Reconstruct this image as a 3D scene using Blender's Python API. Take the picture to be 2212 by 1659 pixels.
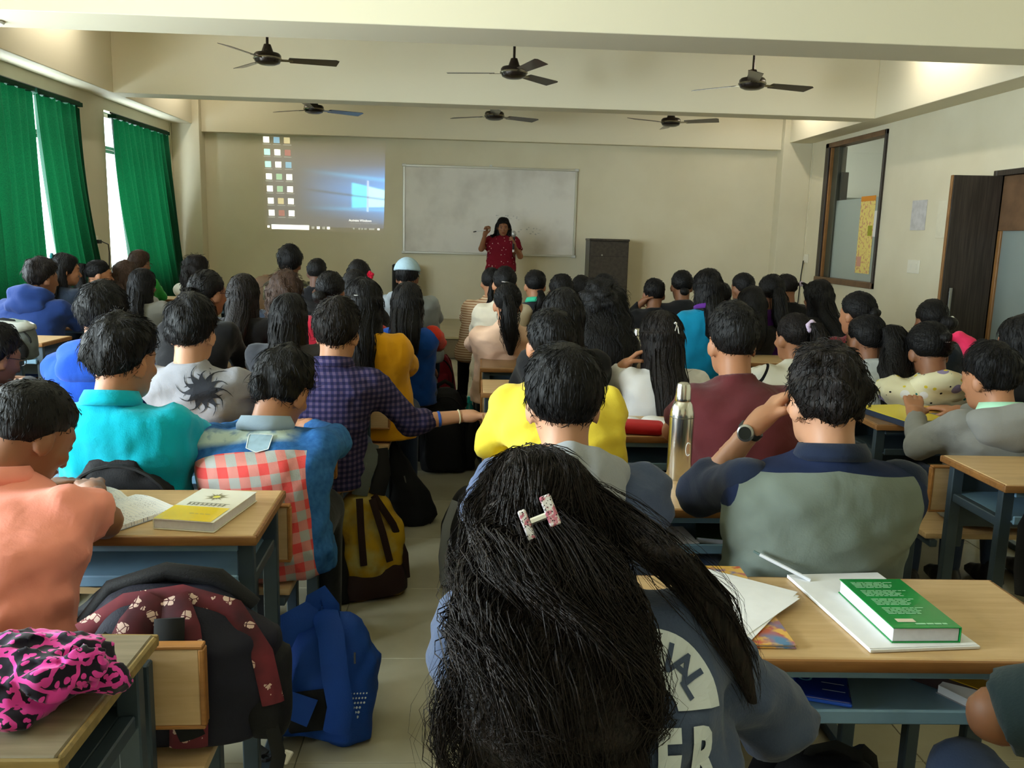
import bpy, bmesh, math, random
import numpy as np
from mathutils import Vector, Matrix
from mathutils.bvhtree import BVHTree

for _o in list(bpy.data.objects): bpy.data.objects.remove(_o, do_unlink=True)
SC = bpy.context.scene
COL = SC.collection
rng = np.random.default_rng(7)
random.seed(7)
PI = math.pi

# ------------------------------------------------------------------ camera
IMW, IMH, FPX = 2212.0, 1659.0, 1850.0
PITCH, YAW, ROLL, CAMH = 0.1725, 0.0489, 0.0269, 1.4703
_F = np.array([math.sin(YAW)*math.cos(PITCH), math.cos(YAW)*math.cos(PITCH), -math.sin(PITCH)])
_R = np.array([math.cos(YAW), -math.sin(YAW), 0.0]); _U = np.cross(_R, _F)
_R, _U = math.cos(ROLL)*_R + math.sin(ROLL)*_U, -math.sin(ROLL)*_R + math.cos(ROLL)*_U
CAM = np.array([0.0, 0.0, CAMH])
cd = bpy.data.cameras.new('camera'); cam = bpy.data.objects.new('camera', cd); COL.objects.link(cam)
cd.sensor_fit = 'HORIZONTAL'; cd.sensor_width = 36.0; cd.lens = FPX/IMW*36.0; cd.clip_start = 0.05; cd.clip_end = 200
cam.matrix_world = Matrix(((_R[0], _U[0], -_F[0], 0), (_R[1], _U[1], -_F[1], 0), (_R[2], _U[2], -_F[2], CAMH), (0, 0, 0, 1)))
SC.camera = cam
def _ray(x, y): return _F + _R*(x-IMW/2)/FPX + _U*(IMH/2-y)/FPX
def aty(x, y, Y): d = _ray(x, y); return CAM + d*(Y/d[1])       # a measured point at a known depth
def atz(x, y, Z): d = _ray(x, y); return CAM + d*((Z-CAMH)/d[2])
def atx(x, y, X): d = _ray(x, y); return CAM + d*(X/d[0])

# ------------------------------------------------------------------ world, exposure
W = bpy.data.worlds.new('sky'); SC.world = W; W.use_nodes = True
bg = W.node_tree.nodes['Background']; bg.inputs[0].default_value = (0.80, 0.90, 1.0, 1); bg.inputs[1].default_value = 9.0
VS = SC.view_settings; VS.view_transform = 'Standard'; VS.look = 'None'; VS.gamma = 1.0; VS.use_curve_mapping = False
VS.exposure = 0.44
try:
    SC.cycles.max_bounces = 8; SC.cycles.diffuse_bounces = 5; SC.cycles.glossy_bounces = 3; SC.cycles.transparent_max_bounces = 12
    SC.cycles.sample_clamp_indirect = 6.0; SC.cycles.use_denoising = True; SC.cycles.caustics_reflective = False; SC.cycles.caustics_refractive = False
except Exception: pass

# ------------------------------------------------------------------ room dimensions
XL, XR, YF, YB = -4.07, 4.67, 12.31, -2.6
ZB, ZC = 2.823, 3.75          # beam soffit, ceiling
HP = 0.258                     # teaching platform
def area(name, loc, rot, sx, sy, power, col):
    l = bpy.data.lights.new(name, 'AREA'); l.shape = 'RECTANGLE'; l.size = sx; l.size_y = sy; l.energy = power; l.color = col
    o = bpy.data.objects.new(name, l); COL.objects.link(o); o.location = loc; o.rotation_euler = rot; return o
WINS = [(9.94, 11.6), (7.42, 9.09), (4.9, 6.57), (2.38, 4.05), (-0.14, 1.53)]   # window openings along the left wall
for i, (a, b) in enumerate(WINS):           # daylight entering each window
    area('daylight', (XL-0.34, (a+b)/2, 1.8), (0, -PI/2, 0), 1.75, b-a, (70, 70, 70, 230, 520)[i], (0.86, 0.94, 1.0))

# ------------------------------------------------------------------ materials
def lin(c): 
    return tuple((v/255/12.92 if v/255 <= .04045 else ((v/255+.055)/1.055)**2.4) for v in c)
MATS = {}
def mat(name, col, rough=.6, metal=0.0, bump=None, var=None, spec=.4, emit=0.0, sheen=0.0, coat=0.0):
    if name in MATS: return MATS[name]
    m = bpy.data.materials.new(name); m.use_nodes = True; nt = m.node_tree; b = nt.nodes['Principled BSDF']
    c = (*lin(col), 1)
    b.inputs['Base Color'].default_value = c; b.inputs['Roughness'].default_value = rough; b.inputs['Metallic'].default_value = metal
    b.inputs['Specular IOR Level'].default_value = spec
    if sheen: b.inputs['Sheen Weight'].default_value = sheen
    if coat: b.inputs['Coat Weight'].default_value = coat
    if emit: b.inputs['Emission Color'].default_value = c; b.inputs['Emission Strength'].default_value = emit
    if bump or var: tc = nt.nodes.new('ShaderNodeTexCoord')
    if bump:
        n = nt.nodes.new('ShaderNodeTexNoise'); n.inputs['Scale'].default_value = bump[0]; n.inputs['Detail'].default_value = 3
        nt.links.new(tc.outputs['Object'], n.inputs['Vector'])
        bp = nt.nodes.new('ShaderNodeBump'); bp.inputs['Strength'].default_value = bump[1]; bp.inputs['Distance'].default_value = bump[2] if len(bump) > 2 else .01
        nt.links.new(n.outputs['Fac'], bp.inputs['Height']); nt.links.new(bp.outputs['Normal'], b.inputs['Normal'])
    if var:
        n = nt.nodes.new('ShaderNodeTexNoise'); n.inputs['Scale'].default_value = var[0]; n.inputs['Detail'].default_value = 4
        nt.links.new(tc.outputs['Object'], n.inputs['Vector'])
        mx = nt.nodes.new('ShaderNodeMix'); mx.data_type = 'RGBA'
        mx.inputs['A'].default_value = c; mx.inputs['B'].default_value = (*[v*(1-var[1]) for v in c[:3]], 1)
        mr = nt.nodes.new('ShaderNodeMapRange'); mr.inputs['From Min'].default_value = .38; mr.inputs['From Max'].default_value = .65
        nt.links.new(n.outputs['Fac'], mr.inputs['Value']); nt.links.new(mr.outputs[0], mx.inputs['Factor'])
        nt.links.new(mx.outputs['Result'], b.inputs['Base Color'])
    MATS[name] = m; return m
class NT:                                   # small node-graph writer
    def __init__(s, m): s.m = m; s.nt = m.node_tree; s.b = s.nt.nodes['Principled BSDF']
    def n(s, t, **k):
        x = s.nt.nodes.new(t)
        for a, v in k.items(): setattr(x, a, v)
        return x
    def l(s, a, b): s.nt.links.new(a, b)
    def math(s, op, a, b=None, c=None):
        x = s.n('ShaderNodeMath', operation=op)
        for i, v in enumerate((a, b, c)):
            if v is None: continue
            if isinstance(v, (int, float)): x.inputs[i].default_value = v
            else: s.l(v, x.inputs[i])
        return x.outputs[0]
    def xyz(s, scale=(1, 1, 1), loc=(0, 0, 0), rot=(0, 0, 0)):
        tc = s.n('ShaderNodeTexCoord'); mp = s.n('ShaderNodeMapping'); s.l(tc.outputs['Object'], mp.inputs[0])
        mp.inputs['Scale'].default_value = scale; mp.inputs['Location'].default_value = loc; mp.inputs['Rotation'].default_value = rot
        s.v = mp.outputs[0]; sp = s.n('ShaderNodeSeparateXYZ'); s.l(s.v, sp.inputs[0]); return sp.outputs
    def mix(s, f, a, b):
        x = s.n('ShaderNodeMix', data_type='RGBA')
        for k, v in (('A', a), ('B', b)):
            if isinstance(v, tuple): x.inputs[k].default_value = (*lin(v), 1)
            else: s.l(v, x.inputs[k])
        if isinstance(f, (int, float)): x.inputs['Factor'].default_value = f
        else: s.l(f, x.inputs['Factor'])
        return x.outputs['Result']
    def noise(s, scale, detail=3, vec=None, rough=.5):
        x = s.n('ShaderNodeTexNoise'); x.inputs['Scale'].default_value = scale; x.inputs['Detail'].default_value = detail; x.inputs['Roughness'].default_value = rough
        s.l(vec or s.v, x.inputs['Vector']); return x.outputs['Fac']
    def ramp(s, f, lo, hi):
        x = s.n('ShaderNodeMapRange'); x.inputs['From Min'].default_value = lo; x.inputs['From Max'].default_value = hi; s.l(f, x.inputs['Value']); return x.outputs[0]
    def color(s, c): s.l(c, s.b.inputs['Base Color'])
    def bump(s, h, strength=.3, dist=.01):
        x = s.n('ShaderNodeBump'); x.inputs['Strength'].default_value = strength; x.inputs['Distance'].default_value = dist
        s.l(h, x.inputs['Height']); s.l(x.outputs[0], s.b.inputs['Normal'])
def newmat(name, col=(128, 128, 128), **k): return NT(mat(name, col, **k))

# ------------------------------------------------------------------ objects
def tag(o, label=None, cat=None, group=None, kind=None):
    for k, v in (('label', label), ('category', cat), ('group', group), ('kind', kind)):
        if v: o[k] = v
    return o
def empty(name, loc=(0, 0, 0), rz=0.0, parent=None, rot=None):
    o = bpy.data.objects.new(name, None); COL.objects.link(o); o.location = loc; o.rotation_euler = rot or (0, 0, rz); o.parent = parent
    o.empty_display_size = .05; return o
def link(name, me, m=None, parent=None, loc=(0, 0, 0), rot=(0, 0, 0)):
    if m is not None and len(me.materials) == 0:
        for x in (m if isinstance(m, (list, tuple)) else [m]): me.materials.append(x)
    o = bpy.data.objects.new(name, me); COL.objects.link(o); o.parent = parent; o.location = loc; o.rotation_euler = rot; return o
def mesh(name, V, Fc, smooth=False):
    me = bpy.data.meshes.new(name); V = np.asarray(V, dtype=np.float32)
    if isinstance(Fc, np.ndarray):
        k = Fc.shape[1]; me.vertices.add(len(V)); me.vertices.foreach_set('co', V.ravel()); n = len(Fc)
        me.loops.add(n*k); me.loops.foreach_set('vertex_index', Fc.astype(np.int32).ravel())
        me.polygons.add(n); me.polygons.foreach_set('loop_start', np.arange(0, n*k, k, dtype=np.int32))
        me.update(calc_edges=True)
    else: me.from_pydata([tuple(map(float, v)) for v in V], [], Fc); me.update()
    if smooth: me.polygons.foreach_set('use_smooth', np.ones(len(me.polygons), dtype=bool))
    return me
class MB:                                   # collects simple solids into one mesh
    def __init__(s): s.V = []; s.F = []; s.mi = []; s.cur = 0
    def add(s, V, Fc):
        o = len(s.V); s.V += [tuple(map(float, v)) for v in V]; s.F += [tuple(i+o for i in f) for f in Fc]; s.mi += [s.cur]*len(Fc); return s
    def box(s, x0, x1, y0, y1, z0, z1, M=None):
        V = [(x, y, z) for z in (z0, z1) for y in (y0, y1) for x in (x0, x1)]
        if M is not None: V = [M @ Vector(v) for v in V]
        return s.add(V, [(0, 2, 3, 1), (4, 5, 7, 6), (0, 1, 5, 4), (2, 6, 7, 3), (0, 4, 6, 2), (1, 3, 7, 5)])
    def cbox(s, x0, x1, y0, y1, z0, z1, b=.004, seg=1, M=None):   # bevelled box
        bm = bmesh.new(); bmesh.ops.create_cube(bm, size=1)
        for v in bm.verts: v.co = Vector(((x0+x1)/2+v.co.x*(x1-x0), (y0+y1)/2+v.co.y*(y1-y0), (z0+z1)/2+v.co.z*(z1-z0)))
        bmesh.ops.bevel(bm, geom=bm.edges[:], offset=b, segments=seg, affect='EDGES', profile=.5)
        bm.verts.index_update(); V = [(M @ v.co) if M is not None else v.co for v in bm.verts]
        s.add(V, [tuple(v.index for v in f.verts) for f in bm.faces]); bm.free(); return s
    def tube(s, pts, r, n=8, cap=True, flat=None):
        P = [np.asarray(p, float) for p in pts]; R = r if isinstance(r, (list, tuple)) else [r]*len(P); rings = []; up = None
        for i, p in enumerate(P):
            d = P[min(i+1, len(P)-1)]-P[max(i-1, 0)]; d = d/(np.linalg.norm(d)+1e-9)
            if up is None:
                up = np.array([0, 0, 1.]) if abs(d[2]) < .9 else np.array([1., 0, 0])
                if flat is not None: up = np.asarray(flat, float)
            a = up-d*np.dot(up, d); a /= np.linalg.norm(a)+1e-9; up = a; b = np.cross(d, a)
            k = (1.0, 1.0) if flat is None else (.22, 1.0)
            rings.append([p+R[i]*(math.cos(2*PI*j/n)*a*k[0]+math.sin(2*PI*j/n)*b*k[1]) for j in range(n)])
        V = [v for q in rings for v in q]; Fc = []
        for i in range(len(P)-1):
            for j in range(n): Fc.append((i*n+j, i*n+(j+1) % n, (i+1)*n+(j+1) % n, (i+1)*n+j))
        if cap: Fc.append(tuple(range(n-1, -1, -1))); Fc.append(tuple((len(P)-1)*n+j for j in range(n)))
        return s.add(V, Fc)
    def lathe(s, prof, n=20, c=(0, 0, 0), M=None):
        V = []; Fc = []
        for r, z in prof:
            for j in range(n):
                v = Vector((c[0]+r*math.cos(2*PI*j/n), c[1]+r*math.sin(2*PI*j/n), c[2]+z)); V.append(M @ v if M is not None else v)
        for i in range(len(prof)-1):
            for j in range(n): Fc.append((i*n+j, i*n+(j+1) % n, (i+1)*n+(j+1) % n, (i+1)*n+j))
        Fc.append(tuple(range(n-1, -1, -1))); Fc.append(tuple((len(prof)-1)*n+j for j in range(n)))
        return s.add(V, Fc)
    def prism(s, poly, z0, z1, M=None):
        n = len(poly); V = [(x, y, z) for z in (z0, z1) for x, y in poly]
        if M is not None: V = [M @ Vector(v) for v in V]
        return s.add(V, [tuple(range(n-1, -1, -1)), tuple(range(n, 2*n))]+[(i, (i+1) % n, n+(i+1) % n, n+i) for i in range(n)])
    def me(s, name, smooth=False):
        m = mesh(name, s.V, s.F); m.polygons.foreach_set('material_index', s.mi)
        if smooth:
            m.polygons.foreach_set('use_smooth', [True]*len(m.polygons))
            try: m.set_sharp_from_angle(angle=.7)
            except Exception: pass
        return m
    def obj(s, name, m, parent=None, loc=(0, 0, 0), rot=(0, 0, 0), smooth=False): return link(name, s.me(name, smooth), m, parent, loc, rot)
def text_mesh(txt, size, bold=0.0):
    c = bpy.data.curves.new('txt', 'FONT'); c.body = txt; c.size = size; c.align_x = 'CENTER'; c.align_y = 'CENTER'; c.offset = bold; c.resolution_u = 3
    o = bpy.data.objects.new('txt', c); COL.objects.link(o); bpy.context.view_layer.update()
    me = bpy.data.meshes.new_from_object(o.evaluated_get(bpy.context.evaluated_depsgraph_get()))
    bpy.data.objects.remove(o); V = np.array([v.co[:] for v in me.vertices]) if len(me.vertices) else np.zeros((0, 3)); F = [tuple(p.vertices) for p in me.polygons]
    bpy.data.meshes.remove(me); return V, F

# ------------------------------------------------------------------ signed-distance solids -> one continuous mesh
class Field:
    def __init__(s, lo, hi, h):
        s.h = h; s.lo = np.asarray(lo, float)-2*h; n = np.ceil((np.asarray(hi, float)+2*h-s.lo)/h).astype(int)+1
        s.ax = [s.lo[i]+h*np.arange(n[i]) for i in range(3)]; s.F = np.full(n, .3)
    def blk(s, lo, hi):
        sl = []
        for i in range(3):
            a = int(max(0, math.floor((lo[i]-s.lo[i])/s.h))); b = int(min(len(s.ax[i]), math.ceil((hi[i]-s.lo[i])/s.h)+1)); sl.append(slice(a, max(a, b)))
        sl = tuple(sl); g = np.meshgrid(*[s.ax[i][sl[i]] for i in range(3)], indexing='ij', sparse=True); return sl, g
    def put(s, lo, hi, fn, k=.02):
        m = k+3*s.h; sl, g = s.blk(np.asarray(lo)-m, np.asarray(hi)+m)
        A = s.F[sl]
        if A.size == 0: return
        B = fn(*g)
        hh = np.maximum(k-np.abs(A-B), 0)/k if k > 0 else 0
        s.F[sl] = np.minimum(A, B)-(hh*hh*k*.25 if k > 0 else 0)
    def cone(s, a, b, ra, rb, k=.02):
        a = np.asarray(a, float); b = np.asarray(b, float); ba = b-a; q = float(ba@ba)+1e-9; r = max(ra, rb)
        def fn(X, Y, Z):
            t = np.clip(((X-a[0])*ba[0]+(Y-a[1])*ba[1]+(Z-a[2])*ba[2])/q, 0, 1)
            return np.sqrt((X-a[0]-t*ba[0])**2+(Y-a[1]-t*ba[1])**2+(Z-a[2]-t*ba[2])**2)-(ra+(rb-ra)*t)
        s.put(np.minimum(a, b)-r, np.maximum(a, b)+r, fn, k)
    def chain(s, pts, rad, k=.02):
        for i in range(len(pts)-1): s.cone(pts[i], pts[i+1], rad[i], rad[i+1], k)
    def ell(s, c, r, R=None, k=.02, noise=None, clip=None):
        c = np.asarray(c, float); r = np.asarray(r, float); m = r.max() if R is not None else r
        def fn(X, Y, Z):
            x, y, z = X-c[0], Y-c[1], Z-c[2]
            if R is not None: x, y, z = (R[0][0]*x+R[1][0]*y+R[2][0]*z, R[0][1]*x+R[1][1]*y+R[2][1]*z, R[0][2]*x+R[1][2]*y+R[2][2]*z)
            k0 = np.sqrt((x/r[0])**2+(y/r[1])**2+(z/r[2])**2)+1e-9; k1 = np.sqrt((x/r[0]**2)**2+(y/r[1]**2)**2+(z/r[2]**2)**2)+1e-9
            d = k0*(k0-1)/k1
            if noise is not None: d = d+noise(x, y, z)
            if clip is not None: d = np.maximum(d, clip(x, y, z))
            return d
        s.put(c-m, c+m, fn, k)
    def torso(s, st, k=.02, e=2.3):            # st rows: z, cx, cy, half-width, half-depth
        st = np.asarray(st, float); o = np.argsort(st[:, 0]); st = st[o]
        def fn(X, Y, Z):
            z = Z; f = lambda i: np.interp(z, st[:, 0], st[:, i])
            a, b = f(3), f(4); d = ((np.abs(X-f(1))/a)**e+(np.abs(Y-f(2))/b)**e)**(1/e)-1
            d = d*np.minimum(a, b); return np.maximum(d, np.maximum(st[0, 0]-z, z-st[-1, 0]))
        r = max(st[:, 3].max(), st[:, 4].max())
        s.put((st[:, 1].min()-r, st[:, 2].min()-r, st[0, 0]), (st[:, 1].max()+r, st[:, 2].max()+r, st[-1, 0]), fn, k)
    def all(s): return np.meshgrid(*s.ax, indexing='ij', sparse=True)
    def cut(s, fn): s.F = np.maximum(s.F, fn(*s.all()))
    def warp(s, fn): s.F = s.F+fn(*s.all())
    def net(s):
        F = s.F; F[0] = F[-1] = .1; F[:, 0] = F[:, -1] = .1; F[:, :, 0] = F[:, :, -1] = .1
        neg = F < 0; nx, ny, nz = F.shape
        cnt = np.zeros((nx-1, ny-1, nz-1), np.int8)
        for i in (0, 1):
            for j in (0, 1):
                for k in (0, 1): cnt += neg[i:nx-1+i, j:ny-1+j, k:nz-1+k]
        I = np.argwhere((cnt > 0) & (cnt < 8))
        if len(I) == 0: return np.zeros((0, 3)), np.zeros((0, 4), int)
        idx = np.full(cnt.shape, -1, np.int32); idx[tuple(I.T)] = np.arange(len(I))
        C = np.array([(i, j, k) for i in (0, 1) for j in (0, 1) for k in (0, 1)]); val = np.stack([F[I[:, 0]+c[0], I[:, 1]+c[1], I[:, 2]+c[2]] for c in C], 1)
        P = np.zeros((len(I), 3)); n = np.zeros(len(I))
        for a in range(8):
            for b in range(a+1, 8):
                if np.abs(C[a]-C[b]).sum() != 1: continue
                va, vb = val[:, a], val[:, b]; m = (va < 0) != (vb < 0); t = np.where(m, va/(va-vb+1e-12), 0)
                P += np.where(m[:, None], C[a]+(C[b]-C[a])*t[:, None], 0); n += m
        V = s.lo+s.h*(I+P/n[:, None]); Q = []
        for ax in range(3):
            o = [1, 2, 0][ax], [2, 0, 1][ax]
            sa = [slice(None)]*3; sb = [slice(None)]*3; sa[ax] = slice(0, -1); sb[ax] = slice(1, None)
            ch = neg[tuple(sa)] != neg[tuple(sb)]; E = np.argwhere(ch)
            E = E[(E[:, o[0]] > 0) & (E[:, o[1]] > 0)]
            E = E[(E[:, o[0]] < idx.shape[o[0]]) & (E[:, o[1]] < idx.shape[o[1]])]
            if len(E) == 0: continue
            def at(d0, d1):
                G = E.copy(); G[:, o[0]] -= d0; G[:, o[1]] -= d1; return idx[tuple(G.T)]
            q = np.stack([at(1, 1), at(0, 1), at(0, 0), at(1, 0)], 1); fl = ~neg[tuple(E.T)]
            q[fl] = q[fl][:, ::-1]; Q.append(q)
        Q = np.concatenate(Q); return V, Q[(Q >= 0).all(1)]
def rotm(yaw=0, pitch=0, roll=0):            # columns = right, forward, up after nodding (pitch<0 = down), turning (yaw>0 = to the left)
    return np.array((Matrix.Rotation(yaw, 3, 'Z') @ Matrix.Rotation(pitch, 3, 'X') @ Matrix.Rotation(roll, 3, 'Y')))
def wob(f, amp, seed):                       # cheap smooth noise
    r = np.random.default_rng(seed); K = r.normal(size=(5, 3)); K /= np.linalg.norm(K, axis=1)[:, None]; K *= f*r.uniform(.6, 1.5, (5, 1)); ph = r.uniform(0, 6.28, 5)
    def fn(x, y, z):
        w = 0
        for i in range(5): w = w+np.sin(K[i, 0]*x+K[i, 1]*y+K[i, 2]*z+ph[i]+1.3*np.sin(K[(i+1) % 5, 0]*x*.6+K[(i+1) % 5, 2]*z*.6))
        return amp*w/2.2
    return fn
def vnormals(V, Q):
    n = np.cross(V[Q[:, 2]]-V[Q[:, 0]], V[Q[:, 3]]-V[Q[:, 1]]); N = np.zeros_like(V)
    for i in range(4): np.add.at(N, Q[:, i], n)
    return N/(np.linalg.norm(N, axis=1)[:, None]+1e-12)
def strands(P, wid):                          # P: (n, m, 3) strand points -> tapered three-sided hairs (quads)
    n, m, _ = P.shape; D = np.gradient(P, axis=1); D /= np.linalg.norm(D, axis=2)[..., None]+1e-9
    A = np.cross(D, np.array([.31, .87, .38])); A /= np.linalg.norm(A, axis=2)[..., None]+1e-9; B = np.cross(D, A)
    t = np.linspace(0, 1, m); w = (wid if np.ndim(wid) else np.full(n, wid))[:, None]*(np.minimum(1, .35+3*t)*(1-.93*t**3))[None, :]
    R = np.stack([P+w[..., None]*(math.cos(a)*A+math.sin(a)*B) for a in (0, 2.094, 4.189)], 2)  # n,m,3,3
    V = R.reshape(-1, 3); base = (np.arange(n)*m*3)[:, None, None]+(np.arange(m-1)*3)[None, :, None]
    Q = []
    for j in range(3):
        k = (j+1) % 3; Q.append(np.stack([base+j, base+k, base+3+k, base+3+j], -1).reshape(-1, 4))
    return V, np.concatenate(Q)
def join(parts):
    V = []; Q = []; o = 0
    for v, q in parts: V.append(v); Q.append(q+o); o += len(v)
    return np.concatenate(V), np.concatenate(Q)
def largest(V, Q):                           # keep the largest connected piece
    L = np.arange(len(V))
    for _ in range(400):
        m = L[Q].min(1); L2 = L.copy()
        for i in range(4): np.minimum.at(L2, Q[:, i], m)
        L2 = L2[L2]
        if (L2 == L).all(): break
        L = L2
    lab = L[Q[:, 0]]; u, n = np.unique(lab, return_counts=True); Q = Q[lab == u[n.argmax()]]; k, inv = np.unique(Q, return_inverse=True); return V[k], inv.reshape(-1, 4)
ORD = ['first', 'second', 'third', 'fourth', 'fifth', 'sixth', 'seventh', 'eighth', 'ninth', 'tenth', 'eleventh']
# ================================================================== the room
def struct(o): o['kind'] = 'structure'; return o
wallm = newmat('wall_paint', (216, 206, 176), rough=.75, spec=.25); _ = wallm.xyz()
wallm.color(wallm.mix(wallm.ramp(wallm.noise(1.2, 4), .35, .7), (218, 211, 186), (208, 200, 173))); wallm.bump(wallm.noise(180, 2), .05, .002); WALL = wallm.m
sof = newmat('beam_paint', (222, 214, 188), rough=.75, spec=.25); BEAM = sof.m
tl = newmat('vitrified_tile', (176, 170, 146), rough=.13, spec=.5); _ = tl.xyz()
tl.color(tl.mix(tl.ramp(tl.noise(2.5, 5), .35, .7), (180, 174, 150), (158, 151, 126)))
rg = tl.ramp(tl.noise(7, 3), .2, .8); tl.l(tl.math('MULTIPLY_ADD', rg, .14, .10), tl.b.inputs['Roughness']); TILE = tl.m
GROUT = mat('tile_grout', (96, 90, 74), rough=.9)
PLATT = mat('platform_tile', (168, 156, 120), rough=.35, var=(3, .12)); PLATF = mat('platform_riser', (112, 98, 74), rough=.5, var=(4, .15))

fl = struct(MB().box(XL-.2, XR+.2, YB-.2, YF+.2, -.1, -.004).obj('floor', GROUT))
T = .6; tme = MB().cbox(-T/2+.0012, T/2-.0012, -T/2+.0012, T/2-.0012, -.012, 0, .0016).me('tile'); tme.materials.append(TILE)
rest = MB(); x = XL+T/2
while x-T/2 < XR:
    y = YB+T/2
    while y < 10.2:
        if 1.4 < y < 9.6 and -3.4 < x < 3.3: link('tile', tme, None, fl, (x, y, 0))
        else: rest.box(x-T/2+.001, x+T/2-.001, y-T/2+.001, y+T/2-.001, -.012, 0)
        y += T
    x += T
tag(rest.obj('tile_field', TILE, fl), kind='stuff')
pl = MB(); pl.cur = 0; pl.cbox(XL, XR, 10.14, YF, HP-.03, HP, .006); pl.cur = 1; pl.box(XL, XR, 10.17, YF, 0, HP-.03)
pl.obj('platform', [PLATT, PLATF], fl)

# left wall with five window openings
WZ0, WZ1 = .88, 2.70
lw = MB(); ed = [YB-.2]
for a, b in sorted(WINS): ed += [a, b]
ed.append(YF+.2)
for i in range(0, len(ed), 2): lw.box(XL-.22, XL, ed[i], ed[i+1], 0, ZC)
for a, b in WINS: lw.box(XL-.22, XL, a, b, 0, WZ0); lw.box(XL-.22, XL, a, b, WZ1, ZC)
wl = struct(lw.obj('wall_left', WALL))
# right wall: corridor window and double door
RY0, RY1, RZ0, RZ1 = 9.83, 11.52, .957, 2.763
DY0, DY1, DZ = 6.50, 7.66, 2.10
rw = MB()
for a, b in ((YB-.2, DY0), (DY1, RY0), (RY1, YF+.2)): rw.box(XR, XR+.2, a, b, 0, ZC)
rw.box(XR, XR+.2, DY0, DY1, DZ, ZC).box(XR, XR+.2, RY0, RY1, 0, RZ0).box(XR, XR+.2, RY0, RY1, RZ1, ZC)
wr = struct(rw.obj('wall_right', WALL))
wf = struct(MB().box(XL-.2, XR+.2, YF, YF+.2, 0, ZC).obj('wall_front', WALL))
MB().cbox(XL, -3.70, YF-.24, YF, HP, ZC, .004).obj('pillar', WALL, wf)
MB().cbox(4.27, XR, YF-.24, YF, HP, ZC, .004).obj('pillar', WALL, wf)
MB().cbox(-3.70, 4.27, YF-.14, YF, 2.735, ZC, .004).obj('beam', BEAM, wf)
wb = struct(MB().box(XL-.2, XR+.2, YB-.2, YB, 0, ZC).obj('wall_back', WALL))
ce = struct(MB().box(XL-.2, XR+.2, YB-.2, YF+.2, ZC, ZC+.15).obj('ceiling', BEAM))
MB().cbox(XL, -3.79, YB, YF, ZB, ZC, .004).obj('beam', BEAM, ce)
MB().cbox(4.35, XR, YB, YF, ZB, ZC, .004).obj('beam', BEAM, ce)
MB().cbox(-3.79, 4.35, 6.05, 6.57, ZB, ZC, .004).obj('beam', BEAM, ce)
MB().cbox(-3.79, 4.35, 9.52, 9.82, ZB, ZC, .004).obj('beam', BEAM, ce)
MB().cbox(-3.79, 4.35, 2.1, 2.5, ZB+.2, ZC, .004).obj('beam', BEAM, ce)

# windows of the left wall
ALU = mat('aluminium_frame', (176, 172, 158), rough=.35, metal=.85)
gm = bpy.data.materials.new('window_glass'); gm.use_nodes = True; nt = gm.node_tree; nt.nodes.remove(nt.nodes['Principled BSDF'])
tr = nt.nodes.new('ShaderNodeBsdfTransparent'); gl = nt.nodes.new('ShaderNodeBsdfGlossy'); gl.inputs['Roughness'].default_value = .02; mx = nt.nodes.new('ShaderNodeMixShader'); mx.inputs[0].default_value = .07
tr.inputs[0].default_value = (.94, .97, .96, 1)
nt.links.new(tr.outputs[0], mx.inputs[1]); nt.links.new(gl.outputs[0], mx.inputs[2]); nt.links.new(mx.outputs[0], nt.nodes['Material Output'].inputs[0]); GLASS = gm
fm = bpy.data.materials.new('frosted_glass'); fm.use_nodes = True; nt = fm.node_tree; nt.nodes.remove(nt.nodes['Principled BSDF'])
t1 = nt.nodes.new('ShaderNodeBsdfTranslucent'); t1.inputs[0].default_value = (.62, .72, .70, 1); d1 = nt.nodes.new('ShaderNodeBsdfDiffuse'); d1.inputs[0].default_value = (.48, .55, .52, 1)
g1 = nt.nodes.new('ShaderNodeBsdfGlossy'); g1.inputs['Roughness'].default_value = .25
t2 = nt.nodes.new('ShaderNodeBsdfTransparent')
a1 = nt.nodes.new('ShaderNodeMixShader'); a1.inputs[0].default_value = .45; a2 = nt.nodes.new('ShaderNodeMixShader'); a2.inputs[0].default_value = .10; a3 = nt.nodes.new('ShaderNodeMixShader'); a3.inputs[0].default_value = .22
nt.links.new(t1.outputs[0], a1.inputs[1]); nt.links.new(d1.outputs[0], a1.inputs[2]); nt.links.new(a1.outputs[0], a2.inputs[1]); nt.links.new(g1.outputs[0], a2.inputs[2])
nt.links.new(a2.outputs[0], a3.inputs[1]); nt.links.new(t2.outputs[0], a3.inputs[2]); nt.links.new(a3.outputs[0], nt.nodes['Material Output'].inputs[0]); FROST = fm
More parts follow.
